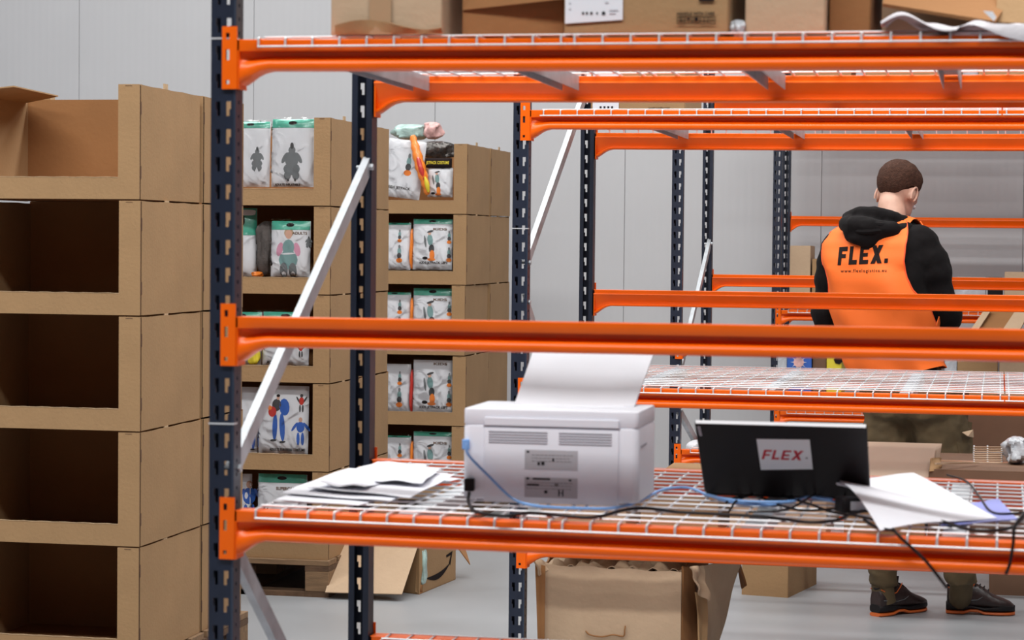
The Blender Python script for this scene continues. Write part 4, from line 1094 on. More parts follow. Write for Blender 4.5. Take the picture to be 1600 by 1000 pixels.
flp((Q(836, 880, 6.83), Q(843, 1075, 6.84), Q(850, 1075, 6.84), Q(852, 884, 6.84)), 'card_in', 'corner_fold', amp=0.002)
flp((Q(833, 874, 6.80), Q(842, 900, 6.83), Q(866, 884, 6.86), Q(842, 873, 6.86)), 'card_pale', 'torn_flap', amp=0.006, seed=6)
flp((Q(1066, 885, 6.86), Q(1068, 1080, 6.86), Q(1092, 1080, 6.95), Q(1084, 886, 6.95)), 'card_in', 'corner_fold', amp=0.002, seed=3)
# big side flap bent outwards
flp((Q(1098, 884, 6.90), Q(1160, 872, 7.25), Q(1120, 1010, 7.2), Q(1098, 1020, 6.95)), 'card_pale', 'side_flap', amp=0.006, seed=8)
flp((Q(1078, 886, 6.80), Q(1098, 884, 6.88), Q(1106, 940, 6.84), Q(1090, 925, 6.80)), 'card_pale', 'torn_flap', amp=0.012, seed=9)
flp((Q(1086, 925, 6.86), Q(1104, 930, 6.90), Q(1104, 1060, 6.90), Q(1096, 1060, 6.86)), 'card', 'side_wall_strip', amp=0.006, seed=10)
flp((Q(1155, 874, 7.24), Q(1166, 915, 7.26), Q(1160, 920, 7.3), Q(1150, 874, 7.3)), 'card_in', 'flap_edge', amp=0.002, seed=12)
mb = MB(); mb.tube(crom([Q(915, 986, 6.842), Q(922, 992, 6.838), Q(940, 995, 6.838), Q(958, 992, 6.838), Q(974, 994, 6.838), Q(976, 984, 6.838), Q(977, 978, 6.842)], 5), 0.0025, 'card_in', 6)
mb.build('crease', t, 'card_in')
mb = MB()
def gully(u, v):
    x = lerp(bx0+0.01, bx1-0.01, u); y = lerp(6.87, 7.28, v)
    return (x, y, ztop-0.01+0.016*math.sin(u*23+v*7)*math.sin(v*13)+0.010*math.sin(u*41-v*11))
mb.sheet(gully, 40, 24, 0.002, 'card_pale'); tag(mb.build('crumpled_paper', t, 'card_pale'), kind='stuff')

# ------------------------------------------------------------------ cartons standing on the floor behind
def floor_carton(px0, px1, pyb, h, d, label, m='card', **k):
    y = atz(px0, pyb, 0).y
    return carton(px0, px1, 0, pyb, y, d, label, m, 'cartons standing on the floor', z0=0.0, h=h, **k)
floor_carton(1158, 1232, 930, 0.22, 0.42, 'small carton on the floor right of the torn carton', 'card', yaw=-0.20)
floor_carton(1546, 1640, 929, 0.18, 0.35, 'dark carton on the floor behind the right work shoe', 'card_dark')
# parcel with the curved arrow
t = thing('open_parcel', (at(655, 929, 9.35).x, 9.35, 0), 'open parcel with a black curved arrow, beside the middle pallet', 'box', 'cartons standing on the floor')
k0 = atz(655, 929, 0); y0 = k0.y
x0 = k0.x; hP = at(655, 850, y0).z
yB = y0+0.48; xr = at(712, 850, yB).x
c0 = Vector((x0, y0, 0)); c1_ = Vector((at(712, 880, y0+0.45).x, y0+0.45, 0)); c3_ = Vector((at(580, 900, y0+0.16).x, y0+0.12, 0)); c2_ = c1_+c3_-c0
def wallp(a, b, nm, m='card', h=hP):
    mb = MB(); nn = (b-a).normalized().cross(Vector((0, 0, 1)))
    mb.hexa([a, b, b-nn*0.004, a-nn*0.004]+[q+Vector((0, 0, h)) for q in (a, b, b-nn*0.004, a-nn*0.004)], m)
    return mb.build(nm, t, m)
side = wallp(c0+(c1_-c0)*0.10, c1_, 'side_wall')
wallp(c1_, c2_, 'rear_wall'); wallp(c2_, c3_, 'side_wall'); wallp(c3_, c0, 'front_wall')
MB().slab(c0+Vector((0, 0, 0.003)), c1_+Vector((0, 0, 0.003)), c2_+Vector((0, 0, 0.003)), c3_+Vector((0, 0, 0.003)), 0.002, 'card_in').build('base_panel', t, 'card_in')
# the curved arrow
ds = (c1_-c0).normalized(); ns = ds.cross(Vector((0, 0, 1))); L = (c1_-c0).length; mb = MB()
def onside(s, z): return c0+ds*(s*L)+Vector((0, 0, z*hP))+ns*0.0012
V = []; N = 14
for k in range(N+1):
    u = k/N; th = 0.05*math.sin(PI*min(1, u*1.0))+0.012
    s = 0.20+0.62*u; z = 0.26-0.13*math.sin(PI*u*0.85)+0.18*u
    V += [onside(s, z-th), onside(s, z+th)]
mb.add(V, [(2*k, 2*k+2, 2*k+3, 2*k+1) for k in range(N)], 'print_ink')
mb.add([onside(0.72, 0.58), onside(0.90, 0.62), onside(0.84, 0.34), onside(0.80, 0.40), onside(0.85, 0.55), onside(0.73, 0.53)], [(0, 1, 4, 5), (1, 2, 3, 4)], 'print_ink')
mb.build('curved_arrow', side, 'print_ink', fix=False)
mb = MB(); mb.slab(Q(508, 925, y0-0.22), Q(628, 928, y0-0.20), Q(655, 846, y0-0.005), Q(530, 846, y0+0.10), 0.004, 'card_pale'); mb.build('front_flap', t, 'card_pale')
mb = MB(); mb.slab(Q(712, 850, y0+0.45), Q(735, 882, y0+0.50), Q(725, 850, y0+0.60), Q(712, 845, y0+0.5), 0.004, 'card_in'); mb.build('side_flap', t, 'card_in')
mb = MB(); mb.slab(Q(649, 925, y0+0.002), Q(655, 927, y0+0.002), Q(665, 850, y0+0.06), Q(652, 850, y0+0.01), 0.004, 'card'); mb.build('torn_corner', t, 'card')
blob('plastic_bag', 651, 664, 858, 915, y0+0.03, 'pale_green_film', 'crumpled green plastic poking through the torn corner of the parcel', 'plastic wrap', dep=0.03, seed=31)

# ------------------------------------------------------------------ goods on the lowest deck of the second rack and on the racks behind
zB = 0.572+0.009
GL = 'cartons on the lowest deck of the second rack'
def lowc(px0, px1, Y, h, d, label, m='card', **k): return carton(px0, px1, 0, 100, Y, d, label, m, GL, z0=zB, h=h, **k)
lowc(850, 985, 6.80, 0.10, 0.6, 'low carton on the lowest deck, seen through the wires below the printer', 'card_pale')
lowc(1010, 1130, 6.80, 0.14, 0.7, 'carton on the lowest deck below the laptop, left of the darker one', 'card')
lowc(1150, 1300, 6.80, 0.12, 0.7, 'wide carton on the lowest deck below the laptop and cables', 'card_pale')
lowc(1330, 1455, 6.85, 0.165, 0.6, 'carton carrying the stack of flattened cardboard', 'card')
dkb = lowc(1462, 1640, 6.85, 0.205, 0.55, 'dark printed carton right of the flattened cardboard stack', 'card_dark')
mb = MB(); zt2 = zB+0.175+0.0045
for (p0, p1, py) in ((1493, 1580, 735), (1498, 1560, 731)):
    a = atz(p0, py, zt2); b = atz(p1, py, zt2)
    for k in range(9):
        if k % 3 != 2: mb.box(lerp(a.x, b.x, k/9), lerp(a.x, b.x, (k+0.7)/9), a.y, a.y+0.012, zt2, zt2+0.0006, 'label_grey')
mb.build('top_print', dkb, 'label_grey')
# flattened cardboard, edge-on stack leaning back
zs = zB+0.135+0.006; n = 12
for k in range(n):
    py = lerp(737, 706, k/(n-1))
    Yk = 6.87+0.012*k
    a = at(1356, 737, Yk); b = at(1452+8*k/(n-1)+random.uniform(-1.5, 1.5), 737, Yk)
    h = (at(1400, 698, 6.87).z-zs)*(1.0-0.02*random.random())
    mb = MB(); mb.slab((a.x-0.03, Yk, zs), (b.x, Yk, zs), (b.x+0.018, Yk+0.03, zs+h), (a.x-0.02, Yk+0.03, zs+h), 0.005, 'card_peach')
    tag(mb.build('flattened_carton', None, 'card_peach'), ('front sheet of the leaning stack of flattened cartons' if k == 0 else 'flattened carton inside the leaning stack, behind the front sheet'), 'cardboard', 'flattened cartons leaning in a stack')
slabthing('cardboard_strip', (Q(1462, 726, 6.80), Q(1528, 724, 7.0), Q(1528, 722, 7.0), Q(1462, 723, 6.80)), 0.006, 'card_pale', 'thin pale cardboard strip lying beside the flattened cartons', 'cardboard')
slabthing('crumpled_board', (Q(1452, 737, 6.84), Q(1464, 737, 6.90), Q(1470, 715, 6.95), Q(1455, 716, 6.88)), 0.006, 'card', 'bent cardboard scrap at the right end of the flattened cartons', 'cardboard', bend=0.02)
slabthing('paper_slip', (Q(1545, 728, 7.20), Q(1600, 729, 7.2), Q(1600, 724, 7.4), Q(1535, 722, 7.4)), 0.001, 'paper', 'white slip on the dark printed carton at the right', 'paper')
blob('foil_wrap', 1570, 1606, 684, 727, 7.05, 'milky', 'crumpled grey plastic wrap at the right frame edge', 'plastic wrap', dep=0.06, seed=41, amp=0.02)
t = thing('wire_rack_tray', (Q(1543, 727, 7.1).x, 7.1, Q(1543, 727, 7.1).z), 'small ribbed wire tray left of the crumpled grey plastic wrap', 'tray')
for k in range(9):
    a, b = Q(1521, 726-3.4*k, 7.1+0.01*k), Q(1566, 726-3.4*k, 7.1+0.01*k)
    MB().tube([a, b], 0.0028, 'tape', 6).build('bar', t, 'tape')
for px in (1522, 1543, 1565):
    MB().tube([Q(px, 728, 7.1), Q(px, 697, 7.19)], 0.003, 'galv', 6).build('rail', t, 'galv')
# third rack, lowest deck
zC = 0.585+0.012
t = carton(1500, 1640, 0, 100, 9.75, 0.6, 'dark carton on the lowest deck of the third rack at the right', 'card_dark', 'goods on the rear racks', z0=zC, h=0.17)
blob('white_shell', 1068, 1110, 690, 714, 9.75, 'paper', 'white rounded shell lying behind the left edge of the laptop lid', 'plastic shell', dep=0.10, seed=51, amp=0.001)
# third rack middle deck level and farthest rack
zD = 1.087+0.012; zE = 0.542+0.012
GD2 = 'goods on the farthest rack'
def far(px0, px1, Y, z0, h, d, label, m, **k): return carton(px0, px1, 0, 100, Y, d, label, m, GD2, z0=z0, h=h, **k)
far(1239, 1270, 12.6, zD, 0.33, 0.3, 'small beige carton on the middle deck left of the worker', 'card_pale')
far(1274, 1288, 12.6, zD, 0.26, 0.3, 'narrow brown carton right of the small beige one, behind the worker', 'card')
far(1236, 1300, 12.57, zD, 0.02, 0.3, 'flat open carton at the edge of the middle deck left of the worker', 'card_dark', flaps=False)
far(1500, 1545, 12.62, zD, 0.17, 0.3, 'white printed carton on the middle deck right of the worker', 'milky')
far(1550, 1572, 12.62, zD, 0.17, 0.3, 'small black carton right of the white printed one', 'black')
far(1576, 1640, 12.6, zD, 0.20, 0.3, 'beige carton on the middle deck at the right frame edge', 'card_pale')
t = thing('opened_carton', (Q(1560, 505, 12.3).x, 12.3, zD), 'opened brown carton with pale flaps right of the worker, above the near mid beam', 'box')
for pts, m, nm in (((Q(1522, 522, 12.30), Q(1580, 522, 12.30), Q(1598, 482, 12.5), Q(1543, 482, 12.5)), 'card_in', 'carton_wall'),
                   ((Q(1512, 522, 12.27), Q(1524, 522, 12.27), Q(1550, 482, 12.45), Q(1539, 482, 12.45)), 'card_pale', 'flap'),
                   ((Q(1562, 522, 12.24), Q(1590, 522, 12.24), Q(1612, 480, 12.45), Q(1590, 480, 12.45)), 'card_pale', 'flap')):
    mb = MB(); mb.slab(*pts, 0.008, m); mb.build(nm, t, m)
b1 = far(1236, 1274, 12.56, zE, 0.31, 0.3, 'blue toy box left of the worker under the mid beam', 'blue')
mb = MB(); c = at(1248, 566, 12.555)
for k in range(10):
    a = 2*PI*k/10; mb.add([c+Vector((0.006*math.cos(a+1.2), -0.001, 0.006*math.sin(a+1.2))), c+Vector((0.045*math.cos(a), -0.001, 0.045*math.sin(a))), c+Vector((0.006*math.cos(a-1.2), -0.001, 0.006*math.sin(a-1.2)))], [(0, 1, 2)], 'bagcard')
mb.tube([c, c-Vector((0, 0.002, 0))], 0.028, 'pinkish', 12)
mb.build('star_print', b1, 'bagcard')
far(1222, 1235, 12.55, zE, 0.30, 0.3, 'white and blue narrow box left of the blue toy box', 'milky')
far(1277, 1297, 12.58, zE, 0.30, 0.3, 'dark box between the blue toy box and the yellow box', 'card_dark')
y1 = far(1299, 1321, 12.55, zE, 0.29, 0.3, 'yellow box with dark print left of the worker', 'yellow')
mb = MB(); c = at(1310, 562, 12.545); mb.tube([c, c-Vector((0, 0.002, 0))], 0.025, 'print_ink', 7); mb.build('dark_print', y1, 'print_ink')
far(1484, 1502, 12.6, zE, 0.31, 0.3, 'white box just right of the worker below the mid beam', 'milky')
far(1504, 1566, 12.6, zE, 0.30, 0.3, 'brown box on the low far deck right of the worker', 'card')
far(1570, 1620, 12.6, zE, 0.27, 0.3, 'pale striped box at the right frame edge on the low far deck', 'card_pale')
for k, (p0, p1) in enumerate(((1236, 1330), (1352, 1470), (1490, 1620))):
    far(p0, p1, 12.6, 2.252, 0.3, 0.4, ['first', 'second', 'third'][k]+' carton from the left on the top deck of the farthest rack', 'card')
# narrow reused pieces seen through the near deck: cartons on the near rack's lowest level are out of view
# ------------------------------------------------------------------ the worker
PY = 9.05
foot = atz(1435, 955, 0)
person = thing('person', (foot.x, PY, 0), 'worker seen from behind in an orange vest over a black hoodie, head bowed', 'person')
AL = 0.40                                        # turned a little to the right
def X(px, py=400): return at(px, py, PY).x
FW = Vector((math.sin(AL), math.cos(AL), 0)); RT = Vector((math.cos(AL), -math.sin(AL), 0)); UP = Vector((0, 0, 1))
# torso sections: z, centre pixel, dy, half width, half depth
TT = [(0.80, 1432, 0.00, 0.180, 0.125), (0.90, 1420, 0.00, 0.180, 0.128), (1.00, 1399, 0.00, 0.168, 0.126), (1.10, 1388, 0.00, 0.176, 0.126), (1.20, 1383, 0.005, 0.188, 0.132),
      (1.30, 1377, 0.02, 0.200, 0.138), (1.38, 1374, 0.035, 0.207, 0.136), (1.44, 1373, 0.05, 0.205, 0.128), (1.49, 1374, 0.065, 0.180, 0.112), (1.525, 1378, 0.085, 0.135, 0.092), (1.555, 1386, 0.105, 0.085, 0.075), (1.58, 1391, 0.12, 0.066, 0.066)]
def torso(z, a, off=0.0, bul=0.0):
    px, dy, hw, hd = interp(TT, z)
    ex = lambda v: math.copysign(abs(v)**0.82, v)
    u, v = ex(math.sin(a))*(hw+off), ex(-math.cos(a))*(hd+off)        # a=0 is the spine, a>0 to the right
    return Vector((X(px), PY+dy, z)) + RT*u + FW*v
def tl(px, py, dy): return at(px, py, PY+dy)
# shared limb lines
RSH, REL, RWR = tl(1436, 378, 0.0), tl(1480, 492, 0.00), tl(1462, 535, 0.26)
LSH, LEL, LWR = tl(1313, 384, 0.10), tl(1292, 500, 0.12), tl(1352, 535, 0.34)
HPR, KNR, ANR = tl(1466, 640, -0.03), tl(1490, 775, 0.00), tl(1503, 912, 0.05)
HPL, KNL, ANL = tl(1392, 640, 0.03), tl(1382, 775, 0.05), tl(1378, 914, 0.05)
# ---- body
HC = tl(1404, 302, 0.17)                          # head centre
HF = (Matrix.Rotation(0.12, 3, 'Z') @ Vector((math.sin(0.62), math.cos(0.62), 0))); HFW = (HF*math.cos(0.62)-UP*math.sin(0.62)).normalized()
HR = HF.cross(UP).normalized(); HU = HR.cross(HFW).normalized()
RH = Matrix((HR, HFW, HU)).transposed()
def hp(r, f, u): return HC+HR*r+HFW*f+HU*u
def limb(mb, pts, rr, n=12): mb.tube(crom(pts, 5), 0, 'skin', n, rr=[interp([(i,)+(r,) for i, r in enumerate(rr)], k*(len(rr)-1)/((len(pts)-1)*5))[0] for k in range((len(pts)-1)*5+1)])
bd = MB()
bd.loft([[torso(z, 2*PI*k/24, -0.03) for k in range(24)] for z in (0.82, 0.9, 1.0, 1.1, 1.2, 1.3, 1.38, 1.44, 1.49)], 'skin')
limb(bd, [torso(1.47, 0, 0).lerp(torso(1.47, PI, 0), 0.5), tl(1393, 342, 0.10), hp(0, -0.022, -0.065), hp(0, -0.01, 0.0)], [0.08, 0.056, 0.051, 0.045])
bd.ell(hp(0, -0.012, 0.022), 0.078, 0.098, 0.092, 'skin', 20, RH)
bd.ell(hp(0, 0.028, -0.045), 0.058, 0.062, 0.075, 'skin', 18, RH)
bd.ell(hp(0, 0.058, -0.092), 0.030, 0.030, 0.024, 'skin', 12, RH)      # chin
bd.ell(hp(0, 0.098, -0.025), 0.013, 0.020, 0.024, 'skin', 10, RH)      # nose
bd.ell(hp(0, 0.075, 0.012), 0.052, 0.022, 0.012, 'skin', 12, RH)       # brow
bd.ell(hp(0, 0.088, -0.062), 0.024, 0.012, 0.010, 'skin', 10, RH)      # mouth
for s in (-1, 1):
    bd.ell(hp(0.076*s, -0.012, -0.018), 0.009, 0.018, 0.030, 'skin', 12, RH)
for sh, el, wr in ((RSH, REL, RWR), (LSH, LEL, LWR)):
    limb(bd, [sh, sh.lerp(el, 0.5), el, el.lerp(wr, 0.5), wr], [0.05, 0.046, 0.04, 0.034, 0.026])
    d = (wr-el).normalized(); sd = d.cross(UP).normalized(); mid = wr+d*0.05
    bd.ell(mid, 0.040, 0.050, 0.016, 'skin', 12, Matrix((sd, d, sd.cross(d))).transposed())
    for k in range(4):
        b0 = mid+d*0.035+sd*(0.028-0.0185*k); L = (0.062, 0.074, 0.070, 0.054)[k]
        bd.tube([b0, b0+d*L*0.45, b0+d*L*0.75-UP*L*0.25, b0+d*L*0.85-UP*L*0.5], 0, 'skin', 8, rr=[0.010, 0.0095, 0.0085, 0.007])
    sg = 1 if (sh is LSH) else -1
    bd.tube([wr+d*0.02+sd*0.028*sg, wr+d*0.05+sd*0.055*sg-UP*0.01, wr+d*0.09+sd*0.058*sg-UP*0.02], 0, 'skin', 8, rr=[0.012, 0.011, 0.008])
for hipp, kn, an in ((HPR, KNR, ANR), (HPL, KNL, ANL)):
    limb(bd, [hipp+Vector((0, 0, 0.15)), hipp, kn, an+Vector((0, 0, 0.02))], [0.07, 0.08, 0.055, 0.030])
body = remeshed(bd, 'body', person, 'skin', 0.0085, 5)
# eyes
for s in (-1, 1):
    e = MB(); e.ell(hp(0.031*s, 0.080, -0.008), 0.011, 0.008, 0.008, 'paper', 12, RH); e.ell(hp(0.031*s, 0.087, -0.009), 0.005, 0.003, 0.005, 'print_ink', 8, RH)
    e.build('eye', person, 'paper')
# ---- ears get their own fold
for s in (-1, 1):
    e = MB(); pts = [hp(0.082*s, -0.012+0.018*math.cos(a), -0.016+0.031*math.sin(a)) for a in [PI*2*k/14*0.8-0.9 for k in range(15)]]
    e.tube(pts, 0.0042, 'skin', 6); e.build('ear', person, 'skin')
# ---- hair: short cap with a nape line
hb = MB(); N = 40; rings = []
def hairlimit(b):
    """lowest polar angle of the hair in the direction b (0 = nape, pi = brow)"""
    k = abs(b)/PI
    return interp([(0, 2.50), (0.22, 2.40), (0.36, 1.95), (0.44, 1.62), (0.50, 1.80), (0.58, 1.62), (0.72, 1.10), (1.0, 0.98)], k)[0]
for i in range(18):
    r = []
    for j in range(N):
        b = -PI+2*PI*j/N; lim = hairlimit(b); al = lim*i/17
        x, y, z = math.sin(al)*math.sin(b), -math.sin(al)*math.cos(b), math.cos(al)
        th = 0.011 if i < 13 else lerp(0.011, 0.0012, (i-12)/5)
        th *= 1.0+0.5*math.cos(al) + 0.12*math.sin(9*b+5*al)
        if al > 1.5 and abs(b) < 1.3: th *= 0.75
        r.append(hp(0, -0.012, 0.022)+RH @ Vector(((0.078+th)*x, (0.098+th)*y, (0.092+th)*z)))
    rings.append(r)
hb.loft(rings[1:], 'hair', caps=True)
hair = hb.build('hair', person, 'hair')
# ---- hoodie
hd = MB()
zs_ = [0.935, 0.95, 1.0, 1.1, 1.2, 1.3, 1.38, 1.44, 1.49, 1.525, 1.555]
hd.loft([[torso(z, 2*PI*k/32, -0.004 if z > 0.94 else 0.004) for k in range(32)] for z in zs_], 'hoodie')
def sleeve(sh, el, wr):
    mids = [sh+(sh-el)*0.02, sh.lerp(el, 0.33)+(RT*0.012 if sh is RSH else -RT*0.006), sh.lerp(el, 0.7), el, el.lerp(wr, 0.45), wr]
    rr = [0.070, 0.074, 0.064, 0.060, 0.050, 0.036]
    P = crom(mids, 6); R_ = []
    for k in range(len(P)):
        q = k/(len(P)-1)*5; R_.append(interp([(i, r) for i, r in enumerate(rr)], q)[0]*(1+0.05*math.sin(k*1.7)))
    hd.tube(P, 0, 'hoodie', 16, rr=R_)
    hd.ell(mids[0]-UP*0.005, 0.072, 0.072, 0.068, 'hoodie', 14)
sleeve(RSH, REL, RWR); sleeve(LSH, LEL, LWR)
hoodie = remeshed(hd, 'hoodie', person, 'hoodie', 0.010, 5, disp=(0.018, 0.09))
# ---- hood lying on the back
ho = MB()
def hpt(px, py, dy): return tl(px, py, dy)
# collar roll around the neck and the hanging pouch, made of overlapping folds
back = lambda px, py, off=0.0: None
ho.tube(crom([hpt(1424, 352, 0.16), hpt(1418, 349, 0.06), hpt(1400, 343, 0.0), hpt(1368, 336, -0.03), hpt(1338, 337, -0.01), hpt(1326, 344, 0.05), hpt(1332, 350, 0.16)], 6), 0, 'hoodie', 12,
        rr=[0.020]*6+[0.026]*6+[0.032]*6+[0.034]*6+[0.030]*6+[0.024]*7)
ho.tube(crom([hpt(1420, 356, 0.0), hpt(1398, 360, -0.065), hpt(1362, 356, -0.09), hpt(1330, 352, -0.06), hpt(1322, 350, 0.0)], 6), 0, 'hoodie', 12, rr=[0.026]*6+[0.036]*6+[0.042]*6+[0.034]*7)
ho.ell(hpt(1357, 362, -0.080), 0.088, 0.040, 0.046, 'hoodie', 18, Matrix.Rotation(0.12, 3, 'Y'))
ho.ell(hpt(1350, 370, -0.083), 0.062, 0.036, 0.036, 'hoodie', 18, Matrix.Rotation(-0.1, 3, 'Y'))
ho.ell(hpt(1356, 376, -0.078), 0.038, 0.030, 0.030, 'hoodie', 16)
ho.ell(hpt(1337, 360, -0.062), 0.050, 0.038, 0.055, 'hoodie', 18)
ho.ell(hpt(1352, 374, -0.088), 0.058, 0.034, 0.034, 'hoodie', 18, Matrix.Rotation(0.35, 3, 'Y'))
ho.ell(hpt(1380, 364, -0.070), 0.056, 0.034, 0.032, 'hoodie', 16, Matrix.Rotation(-0.45, 3, 'Y'))
hood = remeshed(ho, 'hood', hoodie, 'hoodie', 0.007, 4, disp=(0.008, 0.05))
hood.parent = hoodie; hood.matrix_basis = Matrix.Identity(4)
MW[hoodie] = MW[person]
# fold ridges over the hood
for k, (pts, r) in enumerate((([(1330, 345, -0.062), (1350, 348, -0.108), (1385, 352, -0.100), (1415, 352, -0.035)], 0.008), ([(1322, 356, -0.055), (1345, 362, -0.116), (1378, 360, -0.108), (1404, 358, -0.065)], 0.009))):
    mb = MB(); P = crom([hpt(*p) for p in pts], 6); n_ = len(P)
    mb.tube(P, 0, 'hoodie', 8, rr=[r*(0.35+math.sin(PI*i/(n_-1))) for i in range(n_)]); mb.build('hood_fold', hoodie, 'hoodie')
# ---- vest
vt = MB()
def vedge(z, side):
    """angle at which the back panel ends; side +1 right"""
    if side > 0: tab = [(1.03, PI/2), (1.14, PI/2), (1.19, 1.40), (1.23, 1.15), (1.28, 0.90), (1.33, 0.78), (1.38, 0.72), (1.44, 0.74), (1.49, 0.86), (1.53, 1.0)]
    else: tab = [(1.03, PI/2), (1.10, PI/2), (1.16, 1.35), (1.22, 1.12), (1.29, 0.98), (1.36, 1.12), (1.42, 1.25), (1.47, 1.22), (1.53, 1.05)]
    return interp(tab, z)[0]
def hem(a): return 0.955+0.030*(1-math.cos(a))*0.55+0.012*math.sin(a)
def vestpt(u, v, front):
    z0_ = 0.955
    z = lerp(z0_, 1.535, v)
    aR, aL = vedge(z, 1), vedge(z, -1)
    a = lerp(-aL, aR, u)
    if v < 0.25: z += (hem(a)-0.955)*(1-v/0.25)
    a2 = a if not front else PI-a
    off = 0.020+0.006*math.sin(a*7+z*9)*(1 if v < 0.7 else 0.3)+0.004*math.sin(z*30+a*3)
    if z > 1.47: off = 0.018
    return torso(z, a2, off)
vt.sheet(lambda u, v: vestpt(u, v, False), 40, 44, 0.003, 'vest')
vt.sheet(lambda u, v: vestpt(1-u, v, True), 30, 30, 0.003, 'vest')
for s in (-1, 1):      # shoulder straps over the top
    def strap(u, v, s=s):
        a0 = s*lerp(0.55, 1.0, u)
        p = torso(1.525, a0, 0.020); q = torso(1.525, PI*s-a0, 0.020)
        r = p.lerp(q, v); r.z += 0.030*math.sin(PI*v)-0.012*(u)
        return r
    vt.sheet(strap, 8, 12, 0.003, 'vest')
vest = vt.build('safety_vest', person, 'vest')
# trim binding along the armholes and hem
for s in (-1, 1):
    mb = MB(); P = [vestpt(0 if s < 0 else 1, 0.2+0.8*k/30, False)-FW*0.001 for k in range(31)]
    mb.tube(P, 0.003, 'vest_trim', 6); mb.build('binding', vest, 'vest_trim')
# lettering moulded onto the vest back
vs_ = []; 
def vest_lettering(s, cpx, cpy, width, hgt, rot, shear, bold, nm, spacing=1.0):
    vs, fs = textmesh(s, 1.0, shear=shear, bold=bold, spacing=spacing) if s != 'FLEX.' else blocktext(s, 0.25, 0.17, shear)
    x0, x1 = min(v[0] for v in vs), max(v[0] for v in vs); y0, y1 = min(v[1] for v in vs), max(v[1] for v in vs)
    bm = bmesh.new(); vv = [bm.verts.new(((v[0]-(x0+x1)/2)/(x1-x0)*width, 0, (v[1]-(y0+y1)/2)/(y1-y0)*hgt)) for v in vs]
    for f_ in fs:
        try: bm.faces.new([vv[i] for i in f_])
        except ValueError: pass
    bmesh.ops.triangulate(bm, faces=bm.faces[:])
    for _i in range(3):
        ed = [e for e in bm.edges if e.calc_length() > 0.012]
        if ed: bmesh.ops.subdivide_edges(bm, edges=ed, cuts=1); bmesh.ops.triangulate(bm, faces=bm.faces[:])
    c, sn = math.cos(rot), math.sin(rot)
    dg = bpy.context.evaluated_depsgraph_get()
    vm = MW[person]; tree = BVHTree.FromPolygons([vm @ v.co for v in vest.data.vertices], [tuple(p.vertices) for p in vest.data.polygons])
    cen = at(cpx, cpy, PY-0.4)
    right = Vector((1, 0, 0))
    for v in bm.verts:
        x, z = v.co.x*c-v.co.z*sn, v.co.x*sn+v.co.z*c
        p = cen+right*x+UP*z
        d = (p-Vector((0, 0, CAMZ))).normalized()
        d = Vector((-0.03, 1, 0)).normalized()
        h = tree.ray_cast(p, d, 3.0)
        v.co = (h[0]+h[1]*(0.0015 if h[1].dot(d) < 0 else -0.0015)) if h[0] is not None else p+d*0.3
    me = bpy.data.meshes.new(nm); bm.to_mesh(me); bm.free(); me.transform(MW[person].inverted()); me.materials.append(M['print_ink'])
    o = bpy.data.objects.new(nm, me); COL.objects.link(o); o.parent = vest; MW[o] = MW[person]
    return o
k_ = 9.05/3626*0.96
vest_lettering('FLEX.', 1344, 399, 81*k_, 29*k_, 0.06, 0.18, 0, 'lettering')
vest_lettering('www.flexlogistics.eu', 1346, 425, 73*k_, 6.5*k_, 0.03, 0.0, 0.012, 'lettering', 1.25)
# ---- trousers
tr_ = MB()
tr_.loft([[torso(z, 2*PI*k/24, o_) for k in range(24)] for z, o_ in ((0.98, -0.012), (0.93, 0.0), (0.88, 0.012), (0.82, 0.02), (0.78, 0.01))], 'trouser')
for hipp, kn, an, rt in ((HPR, KNR, ANR, (0.118, 0.112, 0.085, 0.060)), (HPL, KNL, ANL, (0.118, 0.110, 0.080, 0.052))):
    P = crom([hipp+Vector((0, 0, 0.10)), hipp, kn, an+Vector((0, 0, 0.0))], 8); R_ = []
    for k in range(len(P)):
        q = k/(len(P)-1)*3; R_.append(interp([(i, r) for i, r in enumerate(rt)], q)[0]*(1+0.035*math.sin(k*1.9)*(1 if k > 8 else 0.3)))
    tr_.tube(P, 0, 'trouser', 18, rr=R_)
trousers = remeshed(tr_, 'trousers', person, 'trouser', 0.011, 4, disp=(0.034, 0.06))
mb = MB(); c = tl(1508, 672, -0.06)
mb.slab(tl(1488, 672, -0.10), tl(1518, 677, -0.03), tl(1519, 660, -0.03), tl(1489, 652, -0.105), 0.006, 'trouser')
mb.slab(tl(1500, 712, -0.105), tl(1520, 712, -0.04), tl(1520, 680, -0.03), tl(1492, 676, -0.105), 0.010, 'trouser'); mb.build('cargo_pocket', trousers, 'trouser')
mb = MB(); mb.slab(tl(1503, 676, -0.11), tl(1520, 672, -0.06), tl(1521, 684, -0.06), tl(1512, 682, -0.11), 0.003, 'card_pale'); mb.build('paper_slip', trousers, 'card_pale')
